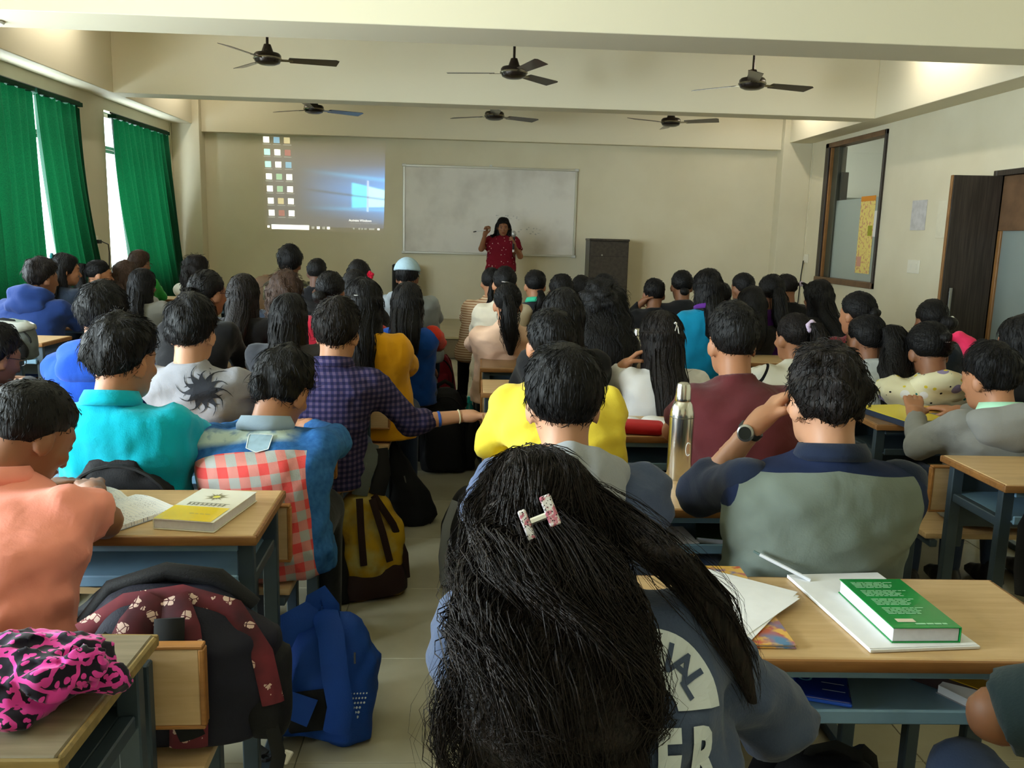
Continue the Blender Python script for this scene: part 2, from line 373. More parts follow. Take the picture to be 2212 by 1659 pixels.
for i, (a, b) in enumerate(WINS):
    w = struct(empty('window_%d' % (i+1), (XL-.13, (a+b)/2, 0))); hw = (b-a)/2
    fr = MB(); 
    for y0, y1, z0, z1 in ((-hw, -hw+.05, WZ0, WZ1), (hw-.05, hw, WZ0, WZ1), (-hw, hw, WZ0, WZ0+.05), (-hw, hw, WZ1-.05, WZ1), (-hw, hw, 2.30, 2.34)): fr.cbox(-.03, .03, y0, y1, z0, z1, .004)
    fr.obj('window_frame', ALU, w)
    for k in range(2):
        s = MB(); y0 = -hw+.05+k*(hw-.05); y1 = y0+hw-.05
        for q in ((y0, y0+.035, WZ0+.05, 2.30), (y1-.035, y1, WZ0+.05, 2.30), (y0, y1, WZ0+.05, WZ0+.085), (y0, y1, 2.265, 2.30)): s.cbox(-.012+.014*k, .006+.014*k, *q, .002)
        s.obj('sash', ALU, w)
        MB().box(-.004+.014*k, -.001+.014*k, y0+.03, y1-.03, WZ0+.08, 2.27).obj('pane', GLASS, w)
    MB().box(-.003, 0, -hw+.05, hw-.05, 2.34, WZ1-.05).obj('vent_pane', GLASS, w)
    MB().cbox(-.09, .16, -hw, hw, WZ0-.03, WZ0, .006).obj('window_sill', mat('stone_sill', (70, 66, 60), rough=.4), w)

# green curtains
gcur = bpy.data.materials.new('green_curtain'); gcur.use_nodes = True; g = NT(gcur); nt = gcur.node_tree
_ = g.xyz((1, 1, 1)); g.v = g.v; nz = g.ramp(g.noise(140, 2), .3, .7); colr = g.mix(nz, (10, 58, 40), (14, 74, 50)); g.color(colr); g.b.inputs['Roughness'].default_value = .7; g.b.inputs['Specular IOR Level'].default_value = .2
tlu = g.n('ShaderNodeBsdfTranslucent'); g.l(g.mix(nz, (6, 66, 36), (12, 88, 46)), tlu.inputs[0]); ms = g.n('ShaderNodeMixShader'); ms.inputs[0].default_value = .22
g.l(g.b.outputs[0], ms.inputs[1]); g.l(tlu.outputs[0], ms.inputs[2]); g.l(ms.outputs[0], nt.nodes['Material Output'].inputs[0])
ROD = mat('curtain_rod', (60, 58, 54), rough=.4, metal=.7)
def curtain(yt0, yt1, yb0, yb1, label, seed, z0=.42, z1=2.62, bend=1.4, nf=None, x=XL+.09):
    r = np.random.default_rng(seed); nu, nv = 120, 36; u = np.linspace(0, 1, nu)[:, None]; v = np.linspace(0, 1, nv)[None, :]
    nf = nf or max(3, int((yt1-yt0)/.13)); e = v**bend
    y = (yt0*(1-e)+yb0*e)*(1-u)+(yt1*(1-e)+yb1*e)*u; wig = u+.012*np.sin(5*v+u*9)
    xx = x+(.030+.012*v)*np.sin(2*PI*nf*wig+r.uniform(0, 6))+.014*np.sin(2*PI*nf*.43*u+2+1.3*v)+.05*v*np.sin(PI*u)
    z = (z1+(z0-z1)*v)+0*u-.018*np.cos(4*PI*nf*u)*(v < .02)
    V = np.stack([xx, y, z], -1).reshape(-1, 3); i = np.arange(nu-1)[:, None]*nv+np.arange(nv-1)[None, :]; i = i.ravel(); Q = np.stack([i, i+nv, i+nv+1, i+1], 1)
    c = empty('curtain', (0, 0, 0)); c.location = (x, (yt0+yt1)/2, 0); V = V-np.array([x, (yt0+yt1)/2, 0])
    link('cloth', mesh('cloth', V, Q, True), gcur, c); tag(c, label, 'curtain', 'green curtains on the left wall')
    hy = (yt1-yt0)/2; hm = MB().box(-.045, .045, -hy, hy, z1-.005, z1+.035); hm.obj('heading_band', gcur, c)
    MB().tube([(0, -hy-.03, z1+.045), (0, hy+.03, z1+.045)], .011, 8).obj('rod', ROD, c)
    return c
curtain(9.93, 11.62, 10.42, 12.16, 'dark green curtain swept aside nearest the whiteboard wall', 1, bend=1.25)
curtain(7.30, 8.17, 7.30, 8.22, 'dark green curtain panel at the left edge of the photo', 2)
curtain(8.21, 9.12, 8.62, 9.60, 'dark green curtain panel between the two bright window gaps', 3, bend=1.5)
for k, (a, b) in enumerate(WINS[2:]):
    c = curtain(a-.12, a+.42, a-.12, a+.36, 'dark green curtain drawn open at the %s window counted from the board' % ORD[k+2], 10+k)

# corridor behind the right wall
CW = mat('corridor_wall', (196, 196, 186), rough=.8); CD = mat('corridor_grey', (96, 104, 96), rough=.8); CF = mat('corridor_floor', (120, 116, 104), rough=.5)
struct(MB().box(XR+.2, 7.0, 5.4, 13.2, -.1, 0).obj('floor_corridor', CF))
cw = struct(MB().box(6.9, 7.0, 5.4, 13.2, 0, 3.2).box(XR+.2, 7.0, 13.1, 13.2, 0, 3.2).box(XR+.2, 7.0, 5.3, 5.4, 0, 3.2).obj('wall_corridor', CW))
struct(MB().box(XR+.2, 7.0, 5.3, 13.2, 3.1, 3.25).obj('ceiling_corridor', CD))
MB().box(6.75, 6.9, 8, 13.1, 2.62, 3.1).obj('beam', CD, cw)
DW = newmat('dark_wood', (52, 44, 38), rough=.45); _ = DW.xyz((1, 1, 1)); nn = DW.n('ShaderNodeTexNoise'); mp = DW.n('ShaderNodeMapping'); mp.inputs['Scale'].default_value = (30, 30, 1.2); DW.l(DW.v, mp.inputs[0]); DW.l(mp.outputs[0], nn.inputs['Vector']); nn.inputs['Scale'].default_value = 2.5
DW.color(DW.mix(DW.ramp(nn.outputs['Fac'], .35, .65), (62, 53, 47), (42, 35, 30))); DWOOD = DW.m
BW = mat('brown_wood', (112, 84, 60), rough=.5, var=(8, .25)); OW = mat('oak_edge', (150, 106, 60), rough=.5, var=(10, .2))
cdo = struct(empty('door_3', (5.98, 13.1, 0), PI/2)); 
MB().cbox(-.03, 0, -.44, .52, 2.1, 2.16, .004).obj('head_trim', CD, cdo); MB().cbox(-.05, 0, .36, .5, 0, 2.1, .005).obj('glazed_side', mat('corridor_grey_dark', (60, 58, 52), rough=.5), cdo)
MB().cbox(-.03, 0, -.44, .36, 0, 2.1, .005).obj('door_leaf', mat('corridor_cream', (206, 196, 160), rough=.6), cdo); MB().cbox(-.045, -.03, -.34, -.26, .9, 1.2, .003).obj('door_handle', ALU, cdo)
# corridor window
w6 = struct(empty('window_6', (XR, (RY0+RY1)/2, 0))); h = (RY1-RY0)/2
fr = MB(); fr.cbox(-.03, .12, h-.11, h, RZ0, RZ1, .006); fr.cbox(-.03, .12, -h, -h+.035, RZ0, RZ1, .004); fr.obj('window_frame', DWOOD, w6)
MB().cbox(-.03, .12, -h, h, RZ1-.06, RZ1, .006).obj('head_rail', BW, w6); MB().cbox(-.045, .12, -h, h, RZ0, RZ0+.07, .006).obj('window_sill', BW, w6)
MB().cbox(-.005, .10, h-.14, h-.11, RZ0+.07, RZ1-.06, .003).obj('bead', OW, w6); MB().cbox(.03, .14, h-.30, h-.14, RZ0+.07, RZ1-.06, .004).obj('mullion', mat('grey_green_frame', (66, 66, 54), rough=.5), w6)
MB().box(.055, .061, -h+.035, h-.11, 2.02, RZ1-.06).obj('pane', GLASS, w6); MB().box(.055, .061, -h+.035, h-.11, RZ0+.07, 2.02).obj('frosted_pane', FROST, w6)
MB().cbox(.075, .16, h-.36, h-.16, 1.98, 2.38, .004).obj('latch_box', mat('black_plastic', (26, 26, 26), rough=.4), w6)
# poster and note stuck to the corridor window
PP = newmat('poster_yellow', (226, 206, 118), rough=.6); o3 = PP.xyz((1, 1, 1)); PP.color(PP.mix(PP.ramp(PP.noise(26, 4), .52, .6), (230, 210, 122), (205, 150, 110)))
po = empty('poster', (XR+.045, 10.28, 1.12)); tag(po, 'tall yellow poster stuck on the frosted corridor window', 'poster')
MB().box(0, .004, -.19, .19, 0, .92).obj('sheet', PP.m, po); MB().box(-.002, .0, -.19, .19, .86, .92).obj('top_strip', mat('poster_orange', (206, 132, 36), rough=.6), po)
MB().box(-.002, 0, -.17, -.06, .45, .57).obj('photo_block', mat('poster_olive', (150, 150, 40), rough=.6), po); MB().box(-.002, 0, .05, .16, .08, .2).obj('photo_block', mat('poster_pink', (206, 150, 130), rough=.6), po)
n1 = MB().box(-.004, .0, -.12, .12, 0, .3).obj('notice', mat('paper_white', (222, 220, 214), rough=.7), loc=(XR+.045, 9.96, 1.56)); tag(n1, 'white notice beside the yellow poster on the corridor window', 'notice')
n2 = MB().cbox(-.006, 0, -.15, .15, 0, .31, .002).obj('notice', mat('paper_grey', (198, 196, 196), rough=.7, var=(14, .2)), loc=(XR-.001, 8.97, 1.63)); tag(n2, 'pale grey notice on the wall between window and door', 'notice')
n3 = MB().cbox(-.008, 0, -.13, .13, 0, .37, .002).obj('notice', mat('paper_cream', (220, 214, 190), rough=.7, var=(14, .06)), loc=(XR-.001, 8.46, 1.55)); tag(n3, 'cream notice on the wall just beside the dark door', 'notice')
# double door
FR = mat('steel_grey', (150, 150, 146), rough=.3, metal=.9)
d1 = struct(empty('door_1', (XR+.02, 7.62, 0))); L = .42; M = Matrix.Rotation(math.radians(82), 4, 'Z')
MB().cbox(-.02, .02, 0, L, .01, DZ, .004, M=M).obj('door_leaf', DWOOD, d1); MB().cbox(-.021, .021, L, L+.014, .01, DZ, .003, M=M).obj('edge_strip', OW, d1)
MB().tube([M @ Vector((-.05, L-.07, .74)), M @ Vector((-.05, L-.07, 1.10))], .014, 8).tube([M @ Vector((-.05, L-.07, .78)), M @ Vector((-.02, L-.07, .78))], .008, 6).tube([M @ Vector((-.05, L-.07, 1.06)), M @ Vector((-.02, L-.07, 1.06))], .008, 6).obj('handle', FR, d1)
d2 = struct(empty('door_2', (XR+.05, 7.06, 0))); 
MB().cbox(-.02, .02, -.56, .55, 1.62, DZ, .004).obj('top_panel', BW, d2); MB().cbox(-.021, .021, -.56, .55, .01, .2, .004).obj('bottom_rail', DWOOD, d2)
for y0, y1 in ((-.56, -.5), (.5, .55)): MB().cbox(-.021, .021, y0, y1, .2, 1.62, .004).obj('stile', OW, d2)
MB().box(-.004, .004, -.5, .5, .2, 1.62).obj('pane', FROST, d2)
tf = MB()
for y0, y1, z0, z1 in ((DY0-.05, DY0, 0, DZ+.05), (DY1, DY1+.05, 0, DZ+.05), (DY0, DY1, DZ, DZ+.05)): tf.cbox(XR-.012, XR+.2, y0, y1, z0, z1, .004)
struct(tf.obj('trim_1', DWOOD))
# switch plates, sockets and cords
SWP = mat('switch_white', (226, 222, 206), rough=.35)
def plate(loc, side, label, w=.16, h=.11):
    e = empty('switch_plate', loc); s = 1 if side == 'L' else -1
    MB().cbox(*sorted((0, s*.012)), -w/2, w/2, -h/2, h/2, .003).obj('cover', SWP, e)
    for k in (-1, 1): MB().cbox(*sorted((s*.012, s*.017)), k*w/4-.018, k*w/4+.018, -.03, .03, .002).obj('rocker', SWP, e)
    return tag(e, label, 'switch')
plate((XR, 8.96, 1.25), 'R', 'white switch plate on the right wall below the grey notice', .24, .14)
plate((XR, 11.95, 1.25), 'R', 'white socket plate in the far right corner', .16, .12)
plate((XL, 9.5, 1.28), 'L', 'white socket plate between the two green curtains', .2, .12)
BLK = mat('cord_black', (24, 24, 24), rough=.5)
c = MB().tube([(XR-.03, 11.97, 1.22), (XR-.035, 12.0, 1.0), (XR-.04, 12.02, .6), (XR-.04, 12.02, .3)], .008, 6).obj('power_cord', BLK); tag(c, 'black cord hanging from the far right socket', 'cord')
c = empty('power_cord', (XL+.02, 9.5, 1.28)); MB().cbox(0, .05, -.03, .05, -.02, .02, .004).obj('plug', BLK, c); MB().tube([(.05, .05, 0), (.07, .16, -.03), (.06, .2, -.12), (.05, .19, -.4)], .006, 6).obj('cord', BLK, c); tag(c, 'black charger plugged into the socket between the curtains', 'cord')
# conduit line on the left and right walls
for k, (x, s) in enumerate(((XL, 1), (XR, -1))): struct(MB().box(*sorted((x, x+s*.015)), 12.0, 12.02, 0, ZB).obj('trim_%d' % (k+2), WALL))

# ---------------------------------------------------------------- tube lights
TUBES = [mat('lit_tube_%d' % int(k), (255, 247, 232), emit=k) for k in (52.0, 48.0, 3.5, 6.0)]; BAT = mat('batten_white', (228, 228, 222), rough=.4)
def tubelight(x, y, z, along, label, L=1.2, tm=None):
    e = empty('tube_light', (x, y, z), PI/2 if along == 'Y' else 0)
    MB().cbox(-L/2, L/2, -.025, .025, 0, .04, .004).obj('batten', BAT, e)
    MB().tube([(-L/2+.03, 0, -.022), (L/2-.03, 0, -.022)], .014, 10).obj('tube', tm, e)
    for s in (-1, 1): MB().cbox(s*L/2-.03, s*L/2+.03, -.018, .018, -.04, 0, .003).obj('end_cap', BAT, e)
    MB().tube([(0, 0, .04), (0, 0, ZC-z-.002)], .01, 6).obj('stem', BAT, e)
    return tag(e, label, 'light', 'ceiling tube lights')
for k, y in enumerate((11.1, 8.1, 4.4, .6)):
    nm = ('bay nearest the board', 'bay between the two cross beams', 'bay just before the near cross beam', 'bay over the back of the room')[k]
    tubelight(4.02, y, 3.35, 'Y', 'lit tube light near the right wall in the %s' % nm, tm=TUBES[k])
    tubelight(-3.45, y, 3.45, 'Y', 'lit tube light near the window wall in the %s' % nm, tm=TUBES[k])
    if k > 1: tubelight(.3, y, 3.35, 'X', 'lit tube light mid-room in the %s' % nm, tm=TUBES[k])
e = empty('tube_light', (5.9, 9.6, 2.9), PI/2); MB().cbox(-.6, .6, -.025, .025, 0, .2, .004).obj('batten', BAT, e); MB().tube([(-.57, 0, -.022), (.57, 0, -.022)], .014, 10).obj('tube', TUBES[0], e); tag(e, 'added unseen tube light brightening the corridor beyond the door', 'light', 'ceiling tube lights')  # unseen lamp added to brighten the corridor and the frosted door pane
e = empty('tube_light', (6.45, 11.9, 2.9), PI/2); MB().cbox(-.6, .6, -.025, .025, 0, .198, .004).obj('batten', BAT, e); MB().tube([(-.57, 0, -.022), (.57, 0, -.022)], .014, 10).obj('tube', TUBES[0], e); tag(e, 'second added tube light, out of view, brightening the corridor beyond the window', 'light', 'ceiling tube lights')  # extra lamp, placed out of view, added to lift the corridor's end wall
e = empty('ceiling_lamp', (-3.33, 6.36, ZB)); MB().lathe([(.075, 0), (.085, -.012), (.075, -.022)], 20).obj('rim', BAT, e); MB().lathe([(.068, -.022), (.06, -.03), (.02, -.034)], 20).obj('diffuser', mat('lamp_glow', (255, 246, 228), emit=6.0), e)
tag(e, 'small round lamp under the cross beam at the left edge', 'light')

# ---------------------------------------------------------------- ceiling fans
FB = mat('fan_brown', (58, 48, 38), rough=.3, metal=.3, coat=.3); FM = mat('fan_motor', (44, 36, 30), rough=.25, metal=.5); FCH = mat('fan_ring', (150, 142, 124), rough=.25, metal=.9)
def fan(x, y, z, ang, label):
    e = empty('ceiling_fan', (x, y, z), ang)
    MB().lathe([(.012, .13), (.03, .125), (.05, .07), (.055, .055)], 16).obj('lower_canopy', FM, e, smooth=True)
    MB().lathe([(.105, .05), (.118, .035), (.12, .0), (.105, -.03), (.07, -.045), (.03, -.05)], 28).obj('motor', FM, e, smooth=True)
    MB().lathe([(.122, .012), (.126, .004), (.122, -.004)], 28).obj('ring', FCH, e)
    MB().tube([(0, 0, .12), (0, 0, ZC-z-.08)], .012, 8).obj('rod', FM, e)
    MB().lathe([(.018, ZC-z-.12), (.055, ZC-z-.05), (.06, ZC-z)], 16).obj('canopy', FM, e, smooth=True)
    for k in range(3):
        M = Matrix.Rotation(k*2*PI/3, 4, 'Z') @ Matrix.Rotation(math.radians(-13), 4, 'X')
        b = MB(); b.prism([(.19, -.052), (.60, -.066), (.625, -.045), (.595, .066), (.19, .05), (.175, .0)], -.002, .002, M=M).obj('blade', FB, e)
        MB().cbox(.09, .22, -.022, .022, -.006, -.002, .001, M=M).obj('blade_bracket', FCH, e)
YB1, YA1 = 8.05, 10.9
FANS = [(aty(578, 128, YB1), .14, 'left brown ceiling fan between the two cross beams'), (aty(1110, 158, YB1), .87, 'middle brown ceiling fan between the two cross beams'), (aty(1625, 182, YB1), .26, 'right brown ceiling fan between the two cross beams'),
        (aty(678, 237, YA1), .52, 'left ceiling fan beyond the far beam, above the projection'), (aty(1068, 251, YA1), .52, 'middle ceiling fan beyond the far beam, above the whiteboard'), (aty(1449, 265, YA1), -.61, 'right ceiling fan beyond the far beam')]
for p, a, l in FANS:
    fan(p[0], p[1], p[2], a, l)
for o in list(COL.objects):
    if o.name.split('.')[0] == 'ceiling_fan':
        l = FANS[int(o.name.split('.')[1]) if '.' in o.name else 0][2]; tag(o, l, 'fan', 'brown three-blade ceiling fans')

# ---------------------------------------------------------------- front of the room
WBm = newmat('whiteboard', (206, 204, 200), rough=.22, spec=.5); _ = WBm.xyz((1, 1, 1))
WBm.color(WBm.mix(WBm.ramp(WBm.noise(2.2, 5), .45, .72), (222, 219, 213), (198, 194, 188)))
ALB = mat('board_alu', (206, 206, 202), rough=.3, metal=.8); GCAP = mat('board_cap', (210, 210, 206), rough=.4)
wbx, wbz = -.994, 1.176; b = empty('whiteboard', (wbx+1.22, YF, wbz))
MB().box(-1.21, 1.21, -.018, -.004, .01, 1.21).obj('writing_surface', WBm.m, b)
for q in ((-1.22, 1.22, 0, .03), (-1.22, 1.22, 1.19, 1.22)): MB().cbox(q[0], q[1], -.026, 0, q[2], q[3], .004).obj('frame_rail', ALB, b)
for q in ((-1.22, -1.19), (1.19, 1.22)): MB().cbox(q[0], q[1], -.026, 0, .03, 1.19, .004).obj('frame_rail', ALB, b)
for sx in (-1, 1):
    for z in (0, 1.22): MB().cbox(sx*1.205-.03, sx*1.205+.03, -.03, 0, z-.03 if z else -.008, z+.008 if z else .03, .006).obj('corner_cap', GCAP, b)
MB().cbox(-.02, .02, -.022, 0, 1.22, 1.245, .004).obj('hanger', GCAP, b)
ink = MB(); r = np.random.default_rng(5)
for k in range(26):                        # faint marker strokes near the lecturer
    x0, z0 = (.08+.36*r.random(), .50+.05*r.random()) if k < 14 else (.40+.3*r.random(), .28+.12*r.random())
    ink.box(x0, x0+.012+.02*r.random(), -.0192, -.018, z0, z0+.006+.012*r.random())
tag(ink.obj('marker_writing', mat('faint_ink', (176, 177, 176), rough=.6), b), kind='stuff')
tag(b, 'large wall whiteboard with aluminium frame behind the lecturer', 'whiteboard')

# projected computer desktop on the wall (light thrown by a projector)
def projection():
    P = [np.array(p) for p in ((-2.93, 2.725), (-1.237, 2.70), (-1.262, 1.441), (-2.91, 1.442))]
    nu, nv = 120, 90; u = np.linspace(0, 1, nu)[:, None]; v = np.linspace(0, 1, nv)[None, :]
    X = (P[0][0]*(1-u)+P[1][0]*u)*(1-v)+(P[3][0]*(1-u)+P[2][0]*u)*v; Z = (P[0][1]*(1-u)+P[1][1]*u)*(1-v)+(P[3][1]*(1-u)+P[2][1]*u)*v
    V = np.stack([X, 0*X, Z], -1).reshape(-1, 3); i = (np.arange(nu-1)[:, None]*nv+np.arange(nv-1)[None, :]).ravel(); Q = np.stack([i, i+1, i+nv+1, i+nv], 1)
    e = empty('projected_image', (0, YF-.003, 0)); tag(e, 'projected computer desktop with blue light beams and rows of icons', 'projection')
    me = mesh('desktop_glow', V, Q); 
    uu = np.broadcast_to(u, X.shape); vv = np.broadcast_to(v, X.shape)
    I = np.clip((uu-.24)/.76, 0, 1)**1.25; ctr = .54+.05*uu; hw_ = .20+.06*uu; e_ = np.abs(vv-ctr)/hw_
    glow = I*np.clip(1.25-e_, 0, 1)**.8; haze_ = np.clip((uu-.3)/.7, 0, 1)*np.clip(1-np.abs(vv-.55)/.45, 0, 1)*.35
    ray = (np.exp(-((vv-(.31+.11*uu))/.022)**2)+np.exp(-((vv-(.745+.0*uu))/.020)**2))*np.clip((uu-.3)/.5, 0, 1)
    top = .45+.07*(uu-.73)/.27; bot = .74-.02*(uu-.73)/.27; inside = np.clip((vv-top)/.02, 0, 1)*np.clip((bot-vv)/.02, 0, 1)
    p1 = inside*np.clip((uu-.72)/.02, 0, 1)*(uu < .855); p2 = inside*(uu > .868); bar = np.exp(-((uu-.861)/.007)**2)*(vv > .43)*(vv < .77)
    line = np.exp(-((vv-(.505+.125*uu))/.011)**2)*np.clip((uu-.3)/.1, 0, 1)
    c = np.stack([.04+0*uu, .05+0*uu, .10+.02*uu], -1)+haze_[..., None]*np.array([.06, .22, .55])+glow[..., None]*np.array([.02, .34, .90])+(ray*.6)[..., None]*np.array([.05, .42, .60])
    c += p1[..., None]*np.array([.05, .75, .75])+p2[..., None]*np.array([.55, .85, .75])+bar[..., None]*np.array([.7, .6, .5]); c *= (1-.6*line)[..., None]
    c *= np.where(vv < .945, 1, .25)[..., None]*np.clip(uu/.05, .3, 1)[..., None]*np.clip(vv/.25, .15, 1)[..., None]
    at = me.color_attributes.new('glow', 'FLOAT_COLOR', 'POINT'); at.data.foreach_set('color', np.concatenate([c, np.ones(c.shape[:2]+(1,))], -1).astype(np.float32).ravel())
    m = newmat('projector_light', (216, 206, 176), rough=.75, spec=.25); ca = m.n('ShaderNodeVertexColor', layer_name='glow'); m.l(ca.outputs[0], m.b.inputs['Emission Color']); m.b.inputs['Emission Strength'].default_value = .62
    link('desktop_glow', me, m.m, e)
    def q(u0, v0): 
        return ((P[0][0]*(1-u0)+P[1][0]*u0)*(1-v0)+(P[3][0]*(1-u0)+P[2][0]*u0)*v0, (P[0][1]*(1-u0)+P[1][1]*u0)*(1-v0)+(P[3][1]*(1-u0)+P[2][1]*u0)*v0)
    def quad(u0, v0, u1, v1, mt, nm):
        a = [q(u0, v0), q(u1, v0), q(u1, v1), q(u0, v1)]; m_ = MB(); m_.add([(p[0], -.0015, p[1]) for p in a]+[(p[0], -.0005, p[1]) for p in a], [(0, 3, 2, 1), (4, 5, 6, 7), (0, 1, 5, 4), (1, 2, 6, 5), (2, 3, 7, 6), (3, 0, 4, 7)]); return m_.obj(nm, mt, e)
    WHT = mat('screen_white', (250, 250, 240), emit=.9); CY = mat('screen_cyan', (190, 232, 226), emit=.7); YL = mat('screen_yellow', (222, 208, 160), emit=.55); BL = mat('screen_blue', (156, 194, 214), emit=.55); GR = mat('screen_green', (176, 208, 172), emit=.55); RD = mat('screen_red', (198, 144, 130), emit=.4); DM = mat('screen_dim', (206, 204, 190), emit=.35)
    cols = [[WHT, BL, YL], [CY, WHT, RD], [CY, WHT, BL], [WHT, GR, WHT], [WHT, GR, WHT], [WHT, YL, WHT], [WHT, RD, WHT]]
    r = np.random.default_rng(4)
    for i in range(7):
        for j in range(3):
            u0, v0 = .012+.083*j+.004*i, .012+.128*i; quad(u0, v0, u0+.048, v0+.062, cols[i][j], 'icon'); quad(u0-.006, v0+.074, u0+.05+.01*r.random(), v0+.082, DM, 'icon_caption')
    quad(.055, .935, .37, .985, WHT, 'search_bar'); quad(.02, .948, .04, .972, WHT, 'start_button')
    for u0 in (.39, .435, .48, .52): quad(u0, .945, u0+.024, .972, WHT if u0 in (.435, .52) else DM, 'task_icon')
    for u0, w_ in ((.74, .012), (.785, .015), (.81, .012), (.835, .02), (.875, .045), (.945, .02)): quad(u0, .948, u0+w_, .966, DM if u0 != .945 else WHT, 'tray_icon')
    for txt, sz, u0, v0, mt in (('Activate Windows', .042, .80, .868, WHT), ('Go to Settings to activate Windows', .026, .83, .897, DM)):
        tv, tf = text_mesh(txt, sz); c0 = q(u0, v0); o = MB(); o.add([(c0[0]+p[0], -.0015, c0[1]+p[1]) for p in tv], tf); o.obj('watermark_text', mt, e)
projection()

# lectern cabinet, loudspeaker and teacher's chair
p0, p1 = aty(1275, 515, 11.75), aty(1360, 516, 11.75); lw_ = p1[0]-p0[0]
LC = newmat('lectern_laminate', (58, 52, 46), rough=.4); _ = LC.xyz(); LC.color(LC.mix(LC.ramp(LC.noise(22, 4), .35, .65), (66, 59, 52), (50, 44, 38)))
e = empty('lectern', (p0[0]+lw_/2, 11.75, HP)); hh = p0[2]-HP
MB().cbox(-lw_/2, lw_/2, .02, .45, 0, hh-.03, .005).obj('body', LC.m, e); MB().cbox(-lw_/2-.006, lw_/2+.006, .0, .46, hh-.03, hh, .006).obj('top', LC.m, e)
MB().cbox(-lw_/2+.012, lw_/2-.012, .0, .02, .05, hh-.05, .004).obj('door', LC.m, e); MB().lathe([(.004, 0), (.012, .008), (.012, .014)], 12, M=Matrix.Translation((-.10, -.0, hh-.22)) @ Matrix.Rotation(PI/2, 4, 'X')).obj('lock', FR, e)
for zz in (.4, .8): MB().box(-lw_/2+.012, lw_/2-.012, -.002, .0, zz*hh, zz*hh+.006).obj('panel_line', mat('groove_dark', (36, 31, 27), rough=.6), e)
tag(e, 'tall dark brown laminate cabinet standing on the platform', 'cabinet')
p0, p1 = aty(847, 571, 11.9), aty(898, 571, 11.9); sw = p1[0]-p0[0]; e = empty('loudspeaker', ((p0[0]+p1[0])/2, 11.9, HP))
MB().cbox(-sw/2, sw/2, 0, .3, 0, p0[2]-HP, .012).obj('enclosure', mat('speaker_black', (22, 22, 22), rough=.6), e); MB().cbox(-sw/2+.02, sw/2-.02, -.012, 0, .03, p0[2]-HP-.03, .006).obj('grille', mat('speaker_grille', (14, 14, 14), rough=.8, bump=(300, .5)), e)
tag(e, 'tall black loudspeaker cabinet behind the white cap', 'speaker')
p0 = aty(578, 592, 9.3); e = empty('teacher_chair', (p0[0], 9.3, 0)); TAN = mat('tan_leather', (126, 96, 66), rough=.5, var=(6, .15)); zt = p0[2]
F_ = Field((-.26, -.08, .5), (.26, .1, zt+.01), .02); F_.ell((0, 0, zt-.3), (.25, .055, .3), k=.0); V, Q = F_.net(); link('backrest', mesh('backrest', V, Q, True), TAN, e)
F_ = Field((-.27, .0, .38), (.27, .52, .52), .02); F_.ell((0, .26, .45), (.25, .25, .06), k=0); V, Q = F_.net(); link('seat', mesh('seat', V, Q, True), TAN, e)
for sx in (-.2, .2):
    for yy in (.06, .44): MB().tube([(sx, yy, .42), (sx*1.1, yy, 0)], .016, 8).obj('leg', FR, e)
    MB().tube([(sx, .0, .42), (sx, .0, .7)], .014, 8).obj('back_post', FR, e)
tag(e, 'tan padded chair with rounded back at the front of the room', 'chair')
# ================================================================== school desks with attached benches
def woodmat(name, c0, c1, rough=.38):
    w = newmat(name, c0, rough=rough, spec=.45); _ = w.xyz(); mp = w.n('ShaderNodeMapping'); mp.inputs['Scale'].default_value = (3, 34, 34); w.l(w.v, mp.inputs[0])
    n1 = w.ramp(w.noise(1.6, 5, mp.outputs[0], .6), .35, .68); n2 = w.ramp(w.noise(9, 4), .55, .8)
    w.color(w.mix(w.math('MULTIPLY', n2, .35), w.mix(n1, c0, c1), tuple(int(v*.62) for v in c1))); return w.m
WOOD = woodmat('desk_laminate', (204, 172, 126), (188, 153, 106)); WOODG = woodmat('desk_laminate_worn', (128, 116, 94), (108, 97, 76), .5)
EDGE = woodmat('desk_edge', (150, 104, 56), (124, 82, 42), .45); EDGEG = woodmat('desk_edge_worn', (158, 132, 78), (124, 106, 66), .5)
WOODD = woodmat('desk_laminate_brown', (140, 108, 76), (118, 90, 62)); BENCH = woodmat('bench_board', (210, 178, 136), (194, 160, 116)); BENCHE = woodmat('bench_edge', (176, 122, 66), (150, 100, 52))
STEEL = mat('desk_steel', (66, 80, 90), rough=.45, metal=.25, var=(9, .25)); STEELB = mat('desk_steel_blue', (126, 162, 188), rough=.45, metal=.15, var=(7, .2))
RIV = mat('rivet', (170, 176, 180), rough=.3, metal=.9)
DWID, DDEP, DH = 1.10, .38, .75
